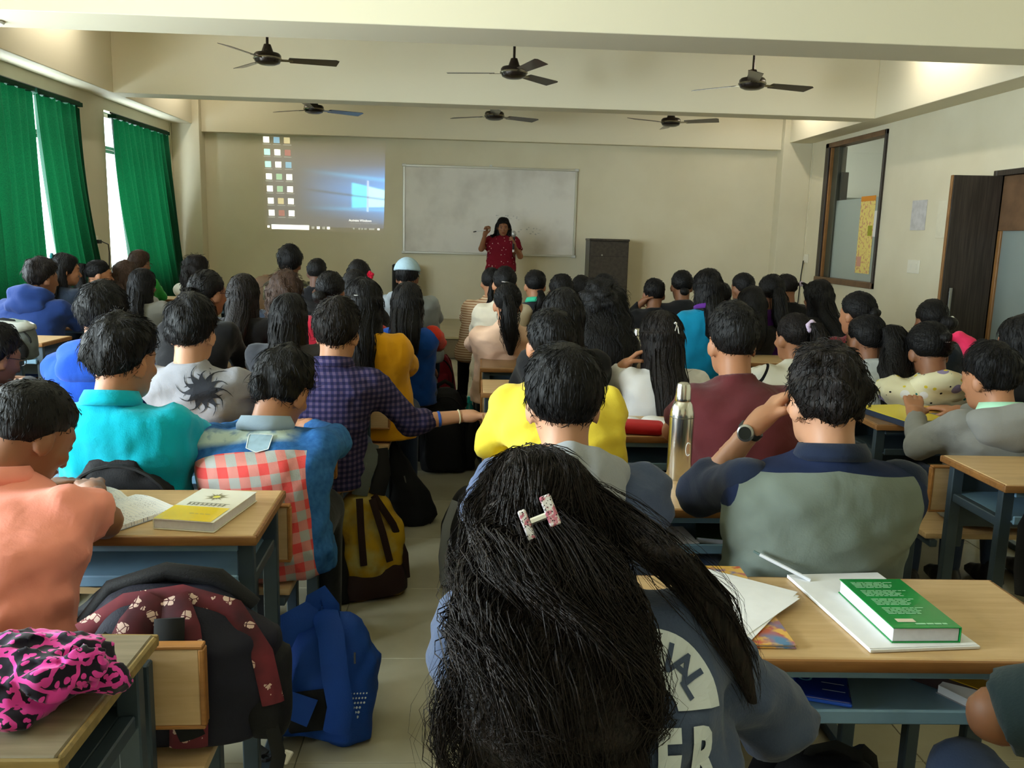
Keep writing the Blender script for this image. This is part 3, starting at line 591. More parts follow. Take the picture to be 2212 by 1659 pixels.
def desk_meshes(top, edge, steel, shelf):
    h = DWID/2; D = {}
    D['desktop'] = (MB().cbox(-h+.008, h-.008, .008, DDEP-.008, DH-.022, DH, .003, 1).me('desktop'), top)
    for s in (0, 1): D[('edge_band', s)] = (MB().cbox(-h, h, s*(DDEP-.011), s*(DDEP-.011)+.011, DH-.025, DH-.0015, .005, 2).me('edge_band', True), edge)
    for s in (-1, 1): D[('end_band', s)] = (MB().cbox(*sorted((s*h, s*(h-.011))), .011, DDEP-.011, DH-.025, DH-.0015, .004).me('end_band'), edge)
    D['shelf'] = (MB().cbox(-h+.05, h-.05, .02, .35, .622, .628, .002).cbox(-h+.05, h-.05, .015, .024, .618, .646, .003).me('shelf'), shelf)
    D['modesty_panel'] = (MB().cbox(-h+.05, h-.05, .342, .35, .50, DH-.03, .002).me('modesty_panel'), steel)
    D['apron'] = (MB().cbox(-h+.05, h-.05, .02, .03, DH-.045, DH-.025, .002).me('apron'), shelf)
    for s in (-1, 1):
        x = s*(h-.035)
        for yy in (.045, .325): D[('leg', s, yy)] = (MB().cbox(x-.02, x+.02, yy-.014, yy+.014, .02, DH-.025, .003).me('leg'), steel)
        D[('side_rail', s)] = (MB().cbox(x-.014, x+.014, .06, .31, .60, .63, .003).me('side_rail'), steel)
        D[('foot_rail', s)] = (MB().cbox(x-.02, x+.02, -.47, .35, 0, .03, .004).me('foot_rail'), steel)
        D[('bench_leg', s)] = (MB().cbox(x-.016, x+.016, -.30, -.268, .03, .425, .003).me('bench_leg'), steel)
        D[('seat_rail', s)] = (MB().cbox(x-.014, x+.014, -.455, -.15, .40, .425, .003).me('seat_rail'), steel)
        u = s*(h-.11); D[('upright', s)] = (MB().cbox(u-.015, u+.015, -.475, -.448, .41, .675, .003).me('upright'), steel)
        for z in (.58, .645): D[('rivet', s, z)] = (MB().lathe([(.006, 0), (.005, .003), (.001, .004)], 8, M=Matrix.Translation((u, -.475, z)) @ Matrix.Rotation(PI/2, 4, 'X')).me('rivet'), RIV)
    D['cross_bar'] = (MB().cbox(-h+.11, h-.11, -.472, -.454, .605, .628, .002).me('cross_bar'), steel)
    D['stretcher'] = (MB().cbox(-h+.05, h-.05, .31, .34, .16, .185, .003).me('stretcher'), steel)
    D['seat'] = (MB().cbox(-h+.01, h-.01, -.44, -.15, .425, .447, .005, 2).me('seat', True), BENCH)
    D['backrest'] = (MB().cbox(-h+.01, h-.01, -.448, -.428, .535, .695, .004, 1).me('backrest'), BENCH)
    e = MB()
    for q in ((-h+.004, h-.004, .692, .7), (-h+.004, h-.004, .53, .538)): e.cbox(q[0], q[1], -.450, -.426, q[2], q[3], .002)
    for q in ((-h+.002, -h+.012), (h-.012, h-.002)): e.cbox(q[0], q[1], -.450, -.426, .538, .692, .002)
    D['backrest_edge'] = (e.me('backrest_edge'), BENCHE)
    for k, (me, m) in D.items(): me.materials.append(m)
    return D
DM_ = {'tan': desk_meshes(WOOD, EDGE, STEEL, STEELB), 'worn': desk_meshes(WOODG, EDGEG, STEEL, STEEL), 'brown': desk_meshes(WOODD, EDGE, STEEL, STEEL)}
COLX = {'L': -1.05, 'C': .60, 'R': 2.20, 'F': -3.10}
ROWS = {'L': [1.085, 1.945, 2.80, 3.65, 4.50, 5.35, 6.20, 7.05, 7.90], 'C': [1.37, 2.20, 3.05, 3.88, 4.62, 5.45, 6.30, 7.15], 'R': [2.47, 3.32, 4.17, 5.02, 5.87, 6.72, 7.57], 'F': [3.57, 4.42, 5.27, 6.12, 6.97, 7.82, 8.67]}
CN = {'L': 'just left of the aisle', 'C': 'just right of the aisle', 'R': 'nearest the door wall', 'F': 'nearest the curtains'}
def desk_x(c, i):
    if c == 'L': return COLX[c]+(-.05 if i == 0 else .0 if i < 4 else .12)
    if c == 'F': return (-2.28 if i == 0 else -3.14 if i == 2 else -2.98)
    return COLX[c]
for c in 'LCRF':
    for i, y in enumerate(ROWS[c]):
        kind = 'worn' if (c, i) == ('L', 0) else 'brown' if c == 'R' and i in (1,) or (c == 'C' and i == 4) else 'tan'
        rz = {('L', 1): .03, ('C', 0): -.015}.get((c, i), rng.normal(0, .008))
        e = empty('school_desk', (desk_x(c, i), y, 0), rz)
        for k, (me, m) in DM_[kind].items(): link(k if isinstance(k, str) else k[0], me, None, e)
        lab = '%s desk with bench from the camera in the column %s' % (ORD[i], CN[c])
        if (c, i) == ('L', 0): lab = 'worn grey-topped desk with bench under the pink scarf'
        if (c, i) == ('C', 0): lab = 'tan desk with blue shelf under the green book'
        if (c, i) == ('L', 1): lab = 'tan desk with bench under the open notebook'
        tag(e, lab, 'desk', 'school desks with attached benches')
# ================================================================== people
SKIN = []
for nm, c in (('skin_tan', (168, 116, 84)), ('skin_brown', (134, 90, 64)), ('skin_dark', (92, 60, 44)), ('skin_fair', (186, 136, 106))):
    s = newmat(nm, c, rough=.5, spec=.35); s.b.inputs['Subsurface Weight'].default_value = .08; s.b.inputs['Subsurface Radius'].default_value = (.02, .008, .004)
    vc = s.n('ShaderNodeVertexColor', layer_name='paint'); mxn = s.n('ShaderNodeMix', data_type='RGBA', blend_type='MULTIPLY'); mxn.inputs['Factor'].default_value = 1
    mxn.inputs['A'].default_value = (*lin(c), 1); s.l(vc.outputs[0], mxn.inputs['B']); s.color(mxn.outputs['Result']); SKIN.append(s.m)
def hairmat(nm, c0, c1):
    h = newmat(nm, c0, rough=.55, spec=.2); _ = h.xyz(); mp = h.n('ShaderNodeMapping'); mp.inputs['Scale'].default_value = (160, 160, 14); h.l(h.v, mp.inputs[0])
    nz = h.noise(1, 3, mp.outputs[0]); h.color(h.mix(h.ramp(nz, .35, .7), c0, c1)); h.bump(nz, .9, .006); return h.m
HAIR = hairmat('hair_black', (8, 7, 8), (18, 16, 16)); HAIRB = hairmat('hair_brownblack', (14, 11, 10), (30, 23, 21)); HAIRBR = hairmat('hair_brown', (48, 34, 27), (74, 54, 42))
def folds(m):                                # soft creases in the cloth
    g = NT(m); tc = g.n('ShaderNodeTexCoord'); nz = g.n('ShaderNodeTexNoise'); nz.inputs['Scale'].default_value = 6.5; nz.inputs['Detail'].default_value = 2.5; nz.inputs['Distortion'].default_value = .9
    g.l(tc.outputs['Object'], nz.inputs['Vector']); bp = g.n('ShaderNodeBump'); bp.inputs['Strength'].default_value = .34; bp.inputs['Distance'].default_value = .03; g.l(nz.outputs['Fac'], bp.inputs['Height'])
    ex = [l for l in m.node_tree.links if l.to_socket == g.b.inputs['Normal']]
    if ex: g.l(bp.outputs[0], ex[0].from_node.inputs['Normal'])
    else: g.l(bp.outputs[0], g.b.inputs['Normal'])
    return m
def cloth(nm, c, bump=.25, var=.10, rough=.85):
    if 'cloth_'+nm in MATS: return MATS['cloth_'+nm]
    return folds(mat('cloth_'+nm, c, rough=rough, bump=(240, bump, .003), var=(7, var), spec=.15, sheen=.12))
JEANS = cloth('jeans', (46, 58, 82)); BLACKP = cloth('black_trousers', (24, 25, 29)); SHOE = mat('shoe_dark', (34, 30, 28), rough=.5); SOLE = mat('shoe_sole', (150, 146, 138), rough=.6)

# --- hands
def hand_mesh(curl, h):
    f = Field((-.03, -.05, -.09), (.2, .09, .03), h)
    ys = (.028, .0095, -.0095, -.027); Ls = (.070, .079, .073, .057)
    for y, L in zip(ys, Ls):
        f.cone((0, y*.55, 0), (.088, y, .002), .013, .0105, .012)
        p = np.array([.088, y, .002]); a = curl*.35
        for sgm, rr in ((.45, .0092), (.30, .0083), (.25, .0072)):
            d = np.array([math.cos(a), y*.8*max(0, 1-curl), -math.sin(a)]); q = p+d*L*sgm*1.08; f.cone(p, q, rr+.0007, rr, .003); p = q; a += curl
    f.cone((.02, .018, -.004), (.05, .046, -.012), .014, .0105, .01); f.cone((.05, .046, -.012), (.078, .052-.015*curl, -.022-.012*curl), .0105, .009, .003); f.cone((.078, .052-.015*curl, -.022-.012*curl), (.100, .050-.03*curl, -.030-.02*curl), .009, .0072, .003)
    f.cone((-.025, 0, 0), (.02, 0, 0), .025, .026, .02); return f.net()
HANDS = {(c, q): hand_mesh({'relaxed': .42, 'grip': 1.05, 'flat': .14}[c], .0062 if q else .009) for c in ('relaxed', 'grip', 'flat') for q in (0, 1)}
def place_hand(kind, fine, W, d, n, side):
    V, Q = HANDS[(kind, fine)]; d = np.asarray(d, float); d = d/np.linalg.norm(d); n = np.asarray(n, float); n = n-d*(n@d); n /= np.linalg.norm(n)+1e-9
    t = np.cross(n, d)                       # thumb side for a right hand seen with d forward, n up is -x ... mirrored below
    s = 1.0 if side > 0 else -1.0
    P = np.asarray(W)+V[:, :1]*d+(V[:, 1:2]*s)*t+V[:, 2:]*n
    return P, (Q if s > 0 else Q[:, ::-1])
def unit(v): v = np.asarray(v, float); return v/(np.linalg.norm(v)+1e-9)
def bundle(cl, a, b, n, wid, wave=0.0, freq=3.0, seed=0, ex=(1, 0, 0), m=14, edge=.55, taper=.5):
    r = np.random.default_rng(seed); cl = np.asarray(cl, float); s0 = np.linspace(0, 1, len(cl)); s = np.linspace(0, 1, m)
    ss = np.clip(s[None, :]*r.uniform(.72, 1.06, (n, 1))+r.uniform(0, .12, (n, 1))**2, 0, 1.06)
    C = np.stack([np.interp(ss, s0, cl[:, i]) for i in range(3)], -1); ex = np.asarray(ex, float)
    dC = np.gradient(np.stack([np.interp(s, s0, cl[:, i]) for i in range(3)], -1), axis=0); dC /= np.linalg.norm(dC, axis=1)[:, None]+1e-9; ey = np.cross(dC, ex); ey /= np.linalg.norm(ey, axis=1)[:, None]+1e-9
    th = r.uniform(0, 2*PI, n); rad = np.maximum(edge, r.random(n)**.35)
    ca, sa = (rad*np.cos(th))[:, None], (rad*np.sin(th))[:, None]; A = np.interp(ss, s0, a); B = np.interp(ss, s0, b)
    ph = r.uniform(0, 6.28, (n, 1)); ph2 = (th*3)[:, None]+ph*.35; w = wave*np.minimum(1, ss*2)
    X = ca*A+w*np.sin(freq*2*PI*ss+ph2); Yv = sa*B+w*.7*np.cos(freq*2*PI*ss+ph2+.7)
    P = C+X[..., None]*ex+Yv[..., None]*ey[None]; P[:, :, 2] -= np.maximum(0, ss-1)*.25
    return strands(P, wid*r.uniform(.6, 1.3, n))
def core(cl, a, b, n=12, ex=(1, 0, 0)):
    cl = np.asarray(cl, float); d = np.gradient(cl, axis=0); d /= np.linalg.norm(d, axis=1)[:, None]+1e-9; ex = np.asarray(ex, float); ey = np.cross(d, ex); ey /= np.linalg.norm(ey, axis=1)[:, None]+1e-9
    t = np.linspace(0, 2*PI, n, endpoint=False); V = cl[:, None]+np.asarray(a)[:, None, None]*np.cos(t)[None, :, None]*ex+np.asarray(b)[:, None, None]*np.sin(t)[None, :, None]*ey[:, None]
    V = V.reshape(-1, 3); i = np.arange(len(cl)-1)[:, None]*n+np.arange(n)[None]; j = np.arange(len(cl)-1)[:, None]*n+(np.arange(n)+1)[None] % n
    i, j = i.ravel(), j.ravel(); return V, np.stack([i, j, j+n, i+n], 1)

def head_part(neck, h, face=True):
    f = Field((-.1, -.14, -.24), (.1, .14, .13), h)
    f.ell((0, -.012, .02), (.074, .092, .084), k=.0); f.ell((0, .022, -.035), (.061, .066, .082), k=.03); f.ell((0, .052, -.088), (.036, .034, .028), k=.03)
    f.ell((0, .066, .022), (.045, .026, .016), k=.02)
    if face:
        f.cone((0, .088, -.005), (0, .107, -.036), .007, .012, .008); f.ell((0, .092, -.062), (.022, .010, .009), k=.006); f.ell((0, .088, -.074), (.018, .009, .007), k=.005)
        for s in (-1, 1): f.ell((s*.028, .082, -.0), (.014, .009, .007), k=.004); f.ell((s*.035, .072, -.03), (.02, .016, .014), k=.02)
    for s in (-1, 1):
        R = rotm(s*-.35, .15); f.ell((s*.076, -.012, -.022), (.009, .021, .033), R=R, k=.006); f.ell((s*.074, -.004, -.022), (.012, .010, .02), k=.008)
    f.cone((0, -.028, -.05), neck, .052, .056, .03); V, Q = f.net(); C = np.ones((len(V), 3))
    x, y, z = np.abs(V[:, 0]), V[:, 1], V[:, 2]
    def blot(cx, cz, rx, rz, col, ym=.05):
        d = ((x-cx)/rx)**2+((z-cz)/rz)**2; w = np.clip(1.6-d*1.2, 0, 1)*(y > ym); C[:] = C*(1-w[:, None])+np.array(col)*w[:, None]
    if face:
        blot(.028, .0, .014, .006, (.10, .09, .09)); blot(.03, .022, .02, .005, (.15, .12, .12)); blot(0, -.068, .024, .010, (.72, .42, .42), .08)
    return V, Q, C
def hairline(kind):
    if kind == 'short': ys, zs = (-.2, -.095, -.06, -.025, .0, .02, .05, .09, .2), (-.10, -.095, -.088, -.05, .012, .018, .035, .065, .12)
    elif kind == 'tight': ys, zs = (-.2, -.095, -.05, -.02, .01, .04, .08, .2), (-.075, -.072, -.055, -.015, .0, .02, .06, .12)
    else: ys, zs = (-.2, -.1, -.04, .0, .03, .06, .09, .2), (-.17, -.16, -.13, -.10, -.05, .045, .078, .13)
    return lambda y: np.interp(y, ys, zs)
def hair_cap(kind, h, seed, th=.014, ns=420, rough=.003, wid=.0011, slen=.035, lift=.006, top=.0, wave=0.0):
    f = Field((-.13, -.17, -.18), (.13, .13, .16), h); hl = hairline(kind); w = wob(55, rough, seed); w2 = wob(130, rough*.6, seed+1)
    c = np.array((0, -.014, .024+top*.5)); r = np.array((.074+th, .093+th, .086+th+top*.6))
    f.ell(c, r, k=0, noise=lambda x, y, z: w(x, y, z)+w2(x, y, z)+(th*.8*(1-np.clip((z+c[2]-hl(y+c[1]))/.05, 0, 1)) if kind != 'loose' else 0), clip=lambda x, y, z: (hl(y+c[1])-(z+c[2]))*.9)
    if kind == 'loose': f.put((-.12, -.15, -.16), (.12, .03, .02), lambda X, Y, Z: np.maximum(np.sqrt((X/(.08+th))**2+((Y+.03)/(.085+th))**2)*.08-.08+w(X, Y, Z), np.maximum(np.maximum(-.155-Z, Z-.02), Y+.012+.25*np.minimum(0, Z))), .02)
    V, Q = f.net()
    if ns and len(V):
        N = vnormals(V, Q); r_ = np.random.default_rng(seed); ok = np.where(V[:, 2] > hl(V[:, 1])-.004)[0]; idx = r_.choice(ok, ns); P0, n0 = V[idx], N[idx]
        if kind == 'short': fl = P0-np.array([.012, -.06, .10]); fl[:, 2] -= .03
        elif kind == 'tight': fl = np.array([0, -.12, .0])-P0
        else: fl = np.stack([P0[:, 0]*.9, -.03-0*P0[:, 0], -.11+0*P0[:, 0]], 1)
        fl = fl/(np.linalg.norm(fl, axis=1)[:, None]+1e-9)+r_.normal(0, .22, P0.shape); fl -= n0*(fl*n0).sum(1)[:, None]; fl /= np.linalg.norm(fl, axis=1)[:, None]+1e-9
        t = np.linspace(0, 1, 4)[None, :, None]; L = slen*r_.uniform(.5, 1.4, (ns, 1, 1)); lf = lift*r_.uniform(-.2, 1.3, (ns, 1, 1))
        curve = -(L**2)/.2*t**2
        P = P0[:, None]-.001*n0[:, None]+fl[:, None]*L*t+n0[:, None]*(lf*np.sin(t*2)+curve+.0015)
        if wave: P += wave*np.sin(t*7+r_.uniform(0, 6, (ns, 1, 1)))*np.cross(fl, n0)[:, None]
        V, Q = join([(V, Q), strands(P, wid)])
    return V, Q

def ring_band(c, n, rx, ry, hgt, flare, thick=.004, seg=26, gap=.5, R=None):
    t = np.linspace(PI/2+gap, PI/2+2*PI-gap, seg); V = []
    for rr, zz in ((0, 0), (flare*.3, hgt), (thick+flare*.3, hgt), (flare+thick, hgt*.35), (flare+thick, -.004)):
        V.append(np.stack([(rx+rr)*np.cos(t), (ry+rr)*np.sin(t), np.full(seg, zz)], 1))
    m = len(V); V = np.stack(V, 1).reshape(-1, 3)
    if R is not None: V = V @ np.asarray(R).T
    V = V+np.asarray(c); Q = []
    for i in range(seg-1):
        for j in range(m): Q.append((i*m+j, i*m+(j+1) % m, (i+1)*m+(j+1) % m, (i+1)*m+j))
    return V, np.array(Q)

PEOPLE = []
def person(label, hd, Y, top, hair='short', hm=None, skin=0, q=1, by=0.0, hy=0.0, hp=-.12, hr=0.0, hip=None, lean=.07, bw=1.0, hs=1.0, sleeve='long', sleeve_mat=None, arms=None, hands=('relaxed', 'relaxed'), seat=.445, legs='seat', trousers=None,
           extras=(), hairkw=None, tail=None, neckdrop=.0, headw=None, hem=None, wr=.0042, face=None, shoes=True, slv=.66):
    face = (q >= 1) if face is None else face
    Hw = np.array(headw) if headw is not None else aty(hd[0], hd[1], Y)
    ox, oy = (Hw[0], Hw[1]-lean) if hip is None else hip
    O = np.array([ox, oy, 0.0]); Rb = rotm(by); tl_ = lambda p: Rb.T @ (np.asarray(p)-O); hc = tl_(Hw)
    Rh = rotm(hy, hp, hr); h_tor = (.0135, .0175, .021)[2-q] if q < 3 else .0105; h_head = (.0078, .0115, .014)[2-q] if q < 3 else .007
    P0 = np.array([0, 0, seat+.085]); N = hc+Rh @ np.array([0, -.035, -.115])*hs; N[2] -= neckdrop; N = N+np.array([0, -.012, -.008])
    Cn = np.array([(N[0])*.35, N[1]*.18-.03, P0[2]+(N[2]-P0[2])*.55]); t = np.linspace(0, 1, 21)[:, None]; SP = (1-t)**2*P0+2*t*(1-t)*Cn+t*t*N
    sp = lambda u: np.array([np.interp(u, t[:, 0], SP[:, i]) for i in range(3)])
    ST = [(-.13, .170, .125), (0, .176, .13), (.2, .162, .118), (.42, .165, .116), (.62, .178, .12), (.76, .186, .115), (.86, .172, .10), (.93, .125, .082), (.985, .072, .066), (1.04, .058, .058)]
    def stations(off):
        rows = []
        for u, a, b in ST:
            p = sp(max(0, min(1, u))); 
            if u < 0: p = P0+np.array([0, 0, -.085+.004])
            if u > 1: p = N+np.array([0, .01, .025])
            d = sp(min(1, u+.06))-sp(max(0, u-.06)); sl = math.hypot(d[0], d[1])/max(.02, abs(d[2])); k = min(2.0, math.sqrt(1+sl*sl)) if 0 <= u <= .8 else 1.0
            rows.append((p[2], p[0], p[1], (a*(bw if u < .95 else 1))+off, (b*(.5+.5*bw))*k+off))
        return rows
    S = {}; E_ = {}; W_ = {}; HD = {}
    for s in (-1, 1):
        S[s] = sp(.84)+np.array([s*.146*bw, .005, -.004])
        if arms and s in arms:
            a = arms[s]; E_[s] = np.array(a[0], float); W_[s] = np.array(a[1], float); HD[s] = (a[2] if len(a) > 2 else None, a[3] if len(a) > 3 else (0, 0, 1))
        else:
            ey = max(S[s][1]+.12, .13); E_[s] = np.array([S[s][0]+s*.03, ey, max(.795, S[s][2]-.21)]); W_[s] = E_[s]+np.array([-s*.11, .20, 0.0]); W_[s][2] = .797; HD[s] = (None, (0, 0, 1))
    # body: fine head and neck, trunk and arms
    V, Q, C = head_part((Rh.T @ (N+np.array([0, -.0, -.03])-hc))/hs, h_head, face); V = (V*hs) @ Rh.T+hc; parts = [(V, Q)]; cols = [C]
    lo = np.minimum.reduce([S[-1], S[1], E_[-1], E_[1], W_[-1], W_[1], P0-.2])-.08; hi = np.maximum.reduce([S[-1], S[1], E_[-1], E_[1], W_[-1], W_[1], N, P0+.2])+.08; lo[2] = min(lo[2], seat)
    ht = .03 if sleeve == 'long' else max(.0145, h_tor); f = Field(lo, hi, ht); f.torso(stations(-.012), 0)
    for s in (-1, 1): f.cone(S[s], E_[s], .042, .038, .03); f.cone(E_[s], W_[s], .038, .026, .015); 
    parts.append(f.net()); cols.append(np.ones((len(parts[-1][0]), 3)))
    for s in (-1, 1):
        d, n = HD[s]; d = d if d is not None else unit(W_[s]-E_[s]); P_ = place_hand(hands[0 if s < 0 else 1], 1 if q >= 2 else 0, W_[s]+unit(d)*.012, d, n, s); parts.append(P_); cols.append(np.ones((len(P_[0]), 3)))
    V, Q = join(parts); me = mesh('person', V, Q, True); ca = me.color_attributes.new('paint', 'FLOAT_COLOR', 'POINT'); Cc = np.concatenate(cols); ca.data.foreach_set('color', np.concatenate([Cc, np.ones((len(Cc), 1))], 1).astype(np.float32).ravel())
    body = link('person', me, SKIN[skin], None, tuple(O), (0, 0, by)); tag(body, label, 'person')
    # upper garment
    seed = abs(hash(label)) % 9999 if False else sum(ord(ch)*(i+1) for i, ch in enumerate(label)) % 9973
    f = Field(lo-.03, hi+.03, h_tor); f.torso(stations(.004), 0)
    wk = wob(42, wr, seed); wk2 = wob(100, wr*.5, seed+3); off = .012
    two = sleeve_mat is not None; g = Field(lo-.03, hi+.03, h_tor) if two else f
    for s in (-1, 1):
        e = S[s]+(E_[s]-S[s])*slv if sleeve == 'short' else E_[s]
        g.cone(S[s], e, .046+off, .052+off if sleeve == 'short' else .042+off, .035)
        if two: f.cone(S[s], S[s]+(E_[s]-S[s])*.15, .045, .04, .03)
        if sleeve != 'short':
            wv = E_[s]+(W_[s]-E_[s])*(.93 if sleeve == 'long' else .22); g.cone(E_[s], wv, .040+off, (.028 if sleeve == 'long' else .044)+off, .02)
    nd = unit(unit(N-sp(.9))*.5+np.array([0, .10, .8])); cutp = N+nd*.012
    def neckcut(X, Y_, Z):
        r2 = (X-N[0])**2+(Y_-N[1])**2+(Z-N[2])**2; return np.where(r2 < .13**2, (X-cutp[0])*nd[0]+(Y_-cutp[1])*nd[1]+(Z-cutp[2])*nd[2], -.5)
    for fld, nm, m_ in ((f, 'top', top),)+(((g, 'sleeves', sleeve_mat),) if two else ()):
        X, Y_, Z = fld.all(); fld.F = fld.F+np.where(fld.F < .06, wk(X, Y_, Z*1.4)+wk2(X, Y_, Z), 0)
        fld.cut(neckcut)
        if hem is not None: fld.cut(lambda X, Y_, Z: hem-Z+0*X)
        fld.cut(lambda X, Y_, Z: (seat+.012-Z)+0*X)
        if sleeve == 'short' and (nm == 'sleeves' or not two):
            for s in (-1, 1):
                ax = unit(E_[s]-S[s]); c = S[s]+(E_[s]-S[s])*slv
                fld.cut(lambda X, Y_, Z, ax=ax, c=c: np.where((X-c[0])**2+(Y_-c[1])**2+(Z-c[2])**2 < .10**2, (X-c[0])*ax[0]+(Y_-c[1])*ax[1]+(Z-c[2])*ax[2], -.5))
        V, Q = fld.net()
        if nm == 'top': topo = link(nm, mesh(nm, V, Q, True), m_, body); TV, TQ = V, Q
        else:
            def seg(P, a, b): t_ = np.clip(((P-a) @ (b-a))/((b-a) @ (b-a)+1e-9), 0, 1); return np.linalg.norm(P-a-t_[:, None]*(b-a), axis=1)
            dist = {s: np.minimum(seg(V[Q[:, 0]], S[s], E_[s]), seg(V[Q[:, 0]], E_[s], W_[s])) for s in (-1, 1)}
            for s in (-1, 1): link('sleeve', mesh('sleeve', *largest(V, Q[dist[s] < dist[-s]]), True), m_, body)
    # lower garment and shoes
    tm = trousers or (JEANS if seed % 3 else BLACKP); f = Field((-.24, -.18, .05), (.24, .56, seat+.17), .026 if q < 3 else .022) if legs == 'seat' else Field((-.26, -.2, .04), (.26, .25, seat+.2), .018)
    f.ell(P0+np.array([0, .0, .0]), (.175*bw, .135, .082), k=0)
    ank = []
    for s in (-1, 1):
        if legs == 'seat':
            hp_, kn, an = np.array([s*.09, .02, seat+.075]), np.array([s*.10, .40, seat+.07]), np.array([s*.11, .36+.04*s, .09])
            f.chain([hp_, kn, an], [.084, .062, .044], .03)
        else:
            hp_, kn, an = np.array([s*.085, 0, seat]), np.array([s*.09, .01, HP+.42 if legs == 'stand' else .42]), np.array([s*.09, -.01, (HP if legs == 'stand' else 0)+.09]); f.chain([hp_, kn, an], [.095, .066, .048], .03)
        ank.append(an)
    f.cut(lambda X, Y_, Z: (ank[0][2]-.012-Z)+0*X)
    if legs == 'seat': f.cut(lambda X, Y_, Z: np.where(Y_ < .30, seat+.004-Z, -.5)+0*X)
    V, Q = f.net(); link('trousers', mesh('trousers', V, Q, True), tm, body)
    if shoes:
        for an in ank:
            z0 = an[2]-.09; f = Field((an[0]-.06, an[1]-.09, z0), (an[0]+.06, an[1]+.2, z0+.12), .019); f.chain([an+np.array([0, -.03, -.045]), an+np.array([0, .06, -.05]), an+np.array([0, .14, -.06])], [.042, .04, .03], .02); f.cone(an, an+np.array([0, 0, -.04]), .042, .045, .02)
            f.cut(lambda X, Y_, Z: (z0+.002-Z)+0*X); V, Q = f.net(); link('shoe', mesh('shoe', V, Q, True), SHOE, body)
    # hair
    hm = hm or HAIR; kw = dict(hairkw or {}); ns = (850, 320, 120)[2-q] if q < 3 else 2000; kw.setdefault('ns', ns); kw.setdefault('wid', .0012 if q >= 2 else .0018)
    cap = {'short': 'short', 'crop': 'short', 'long': 'loose', 'pony': 'tight', 'bun': 'tight', 'curly': 'loose', 'bald': 'short'}[hair]
    if hair == 'curly': kw.setdefault('th', .03); kw.setdefault('rough', .007); kw.setdefault('wave', .006); kw.setdefault('lift', .02)
    if hair == 'crop': kw.setdefault('th', .009); kw.setdefault('rough', .002); kw.setdefault('slen', .016); kw.setdefault('lift', .004)
    if hair == 'short': kw.setdefault('th', .016); kw.setdefault('top', .012); kw.setdefault('rough', .004)
    if hair in ('pony', 'bun'): kw.setdefault('th', .009); kw.setdefault('rough', .0012); kw.setdefault('lift', .002)
    if hair == 'long': kw.setdefault('th', .015); kw.setdefault('rough', .002); kw.setdefault('slen', .05); kw.setdefault('lift', .003)
    V, Q = hair_cap(cap, h_head*1.05, seed+11, **kw); hp_ = [((V*hs) @ Rh.T+hc, Q)]; lw = lambda p: (np.asarray(p)*hs) @ Rh.T+hc
    nb = (110, 55, 26)[2-q] if q < 3 else 300; bwid = (.002, .0032, .0044)[2-q] if q < 3 else .001
    back = lambda u, o: sp(u)+np.array([0, -(np.interp(u, [r[0] for r in ST], [r[2] for r in ST])*(.5+.5*bw))-o, 0])
    if hair in ('long', 'curly'):
        end = (tail or {}).get('end', .45); w0 = (tail or {}).get('w', .085); dx = (tail or {}).get('dx', 0.0); wv = (tail or {}).get('wave', .006 if hair == 'long' else .016)
        cl = [lw((0, -.06, .03)), lw((0, -.085, -.06)), N+np.array([dx*.3, -.085, -.0]), back(.84, .03)+np.array([dx*.6, 0, 0]), back(.66, .035)+np.array([dx, 0, 0]), back(end, .03)+np.array([dx, 0, 0])]
        a = [w0*.7, w0*1.05, w0*1.05, w0*1.1, w0, w0*.55]; b = [.05, .055, .05, .045, .04, .02]
        if hair == 'curly': a = [v*1.25 for v in a]; b = [v*1.35 for v in b]
        hp_.append(core(cl, np.array(a)*.92, np.array(b)*.9)); hp_.append(bundle(cl, a, b, int(nb*1.6), bwid, wv, 2.0 if hair == 'long' else 4, seed+5, m=11))
    if hair == 'pony':
        T_ = dict(at=(0, -.118, .0), end=.5, w=.035, dx=0.0, wave=.010, dy=.0); T_.update(tail or {}); at = np.array(T_['at']); dx = T_['dx']; e_ = back(T_['end'], .03)+np.array([dx, -T_['dy'], 0]); m_ = back(.82, .04)+np.array([dx*.7, -T_['dy'], 0])
        cl = [lw(at*.9), lw(at+np.array([dx*.2, -.03, .004])), lw(at+np.array([dx*.4, -.045, -.05])), .5*(lw(at+np.array([0, -.05, -.09]))+m_), m_, e_] if T_.get('drop', True) else [lw(at*.9)]+[lw(p) for p in T_['pts']]
        w = T_['w']; a = [w*.6, w*.75, w*1.1, w*1.25, w*1.15, w*.4][:len(cl)]; b = [v*.8 for v in a]; hp_.append(core(cl, np.array(a)*.88, np.array(b)*.88)); hp_.append(bundle(cl, a, b, nb, bwid, T_['wave'], 2.5, seed+5, m=11))
    if hair == 'bun':
        at = lw((tail or {}).get('at', (0, -.125, .0))); f = Field(at-.07, at+.07, .011); rr = (tail or {}).get('r', .042); f.ell(at, (rr, rr*.9, rr*.95), k=0, noise=wob(90, .004, seed)); hp_.append(f.net())
    V, Q = join(hp_); hob = link('hair', mesh('hair', V, Q, True), hm, body)
    ctx = dict(body=body, hc=hc, Rh=Rh, N=N, sp=sp, lw=lw, top=topo, TV=TV, TQ=TQ, O=O, by=by, S=S, E=E_, W=W_, seed=seed, q=q, topmat=top, hs=hs, back=back)
    for ex in extras: ex(ctx)
    PEOPLE.append(ctx); return ctx

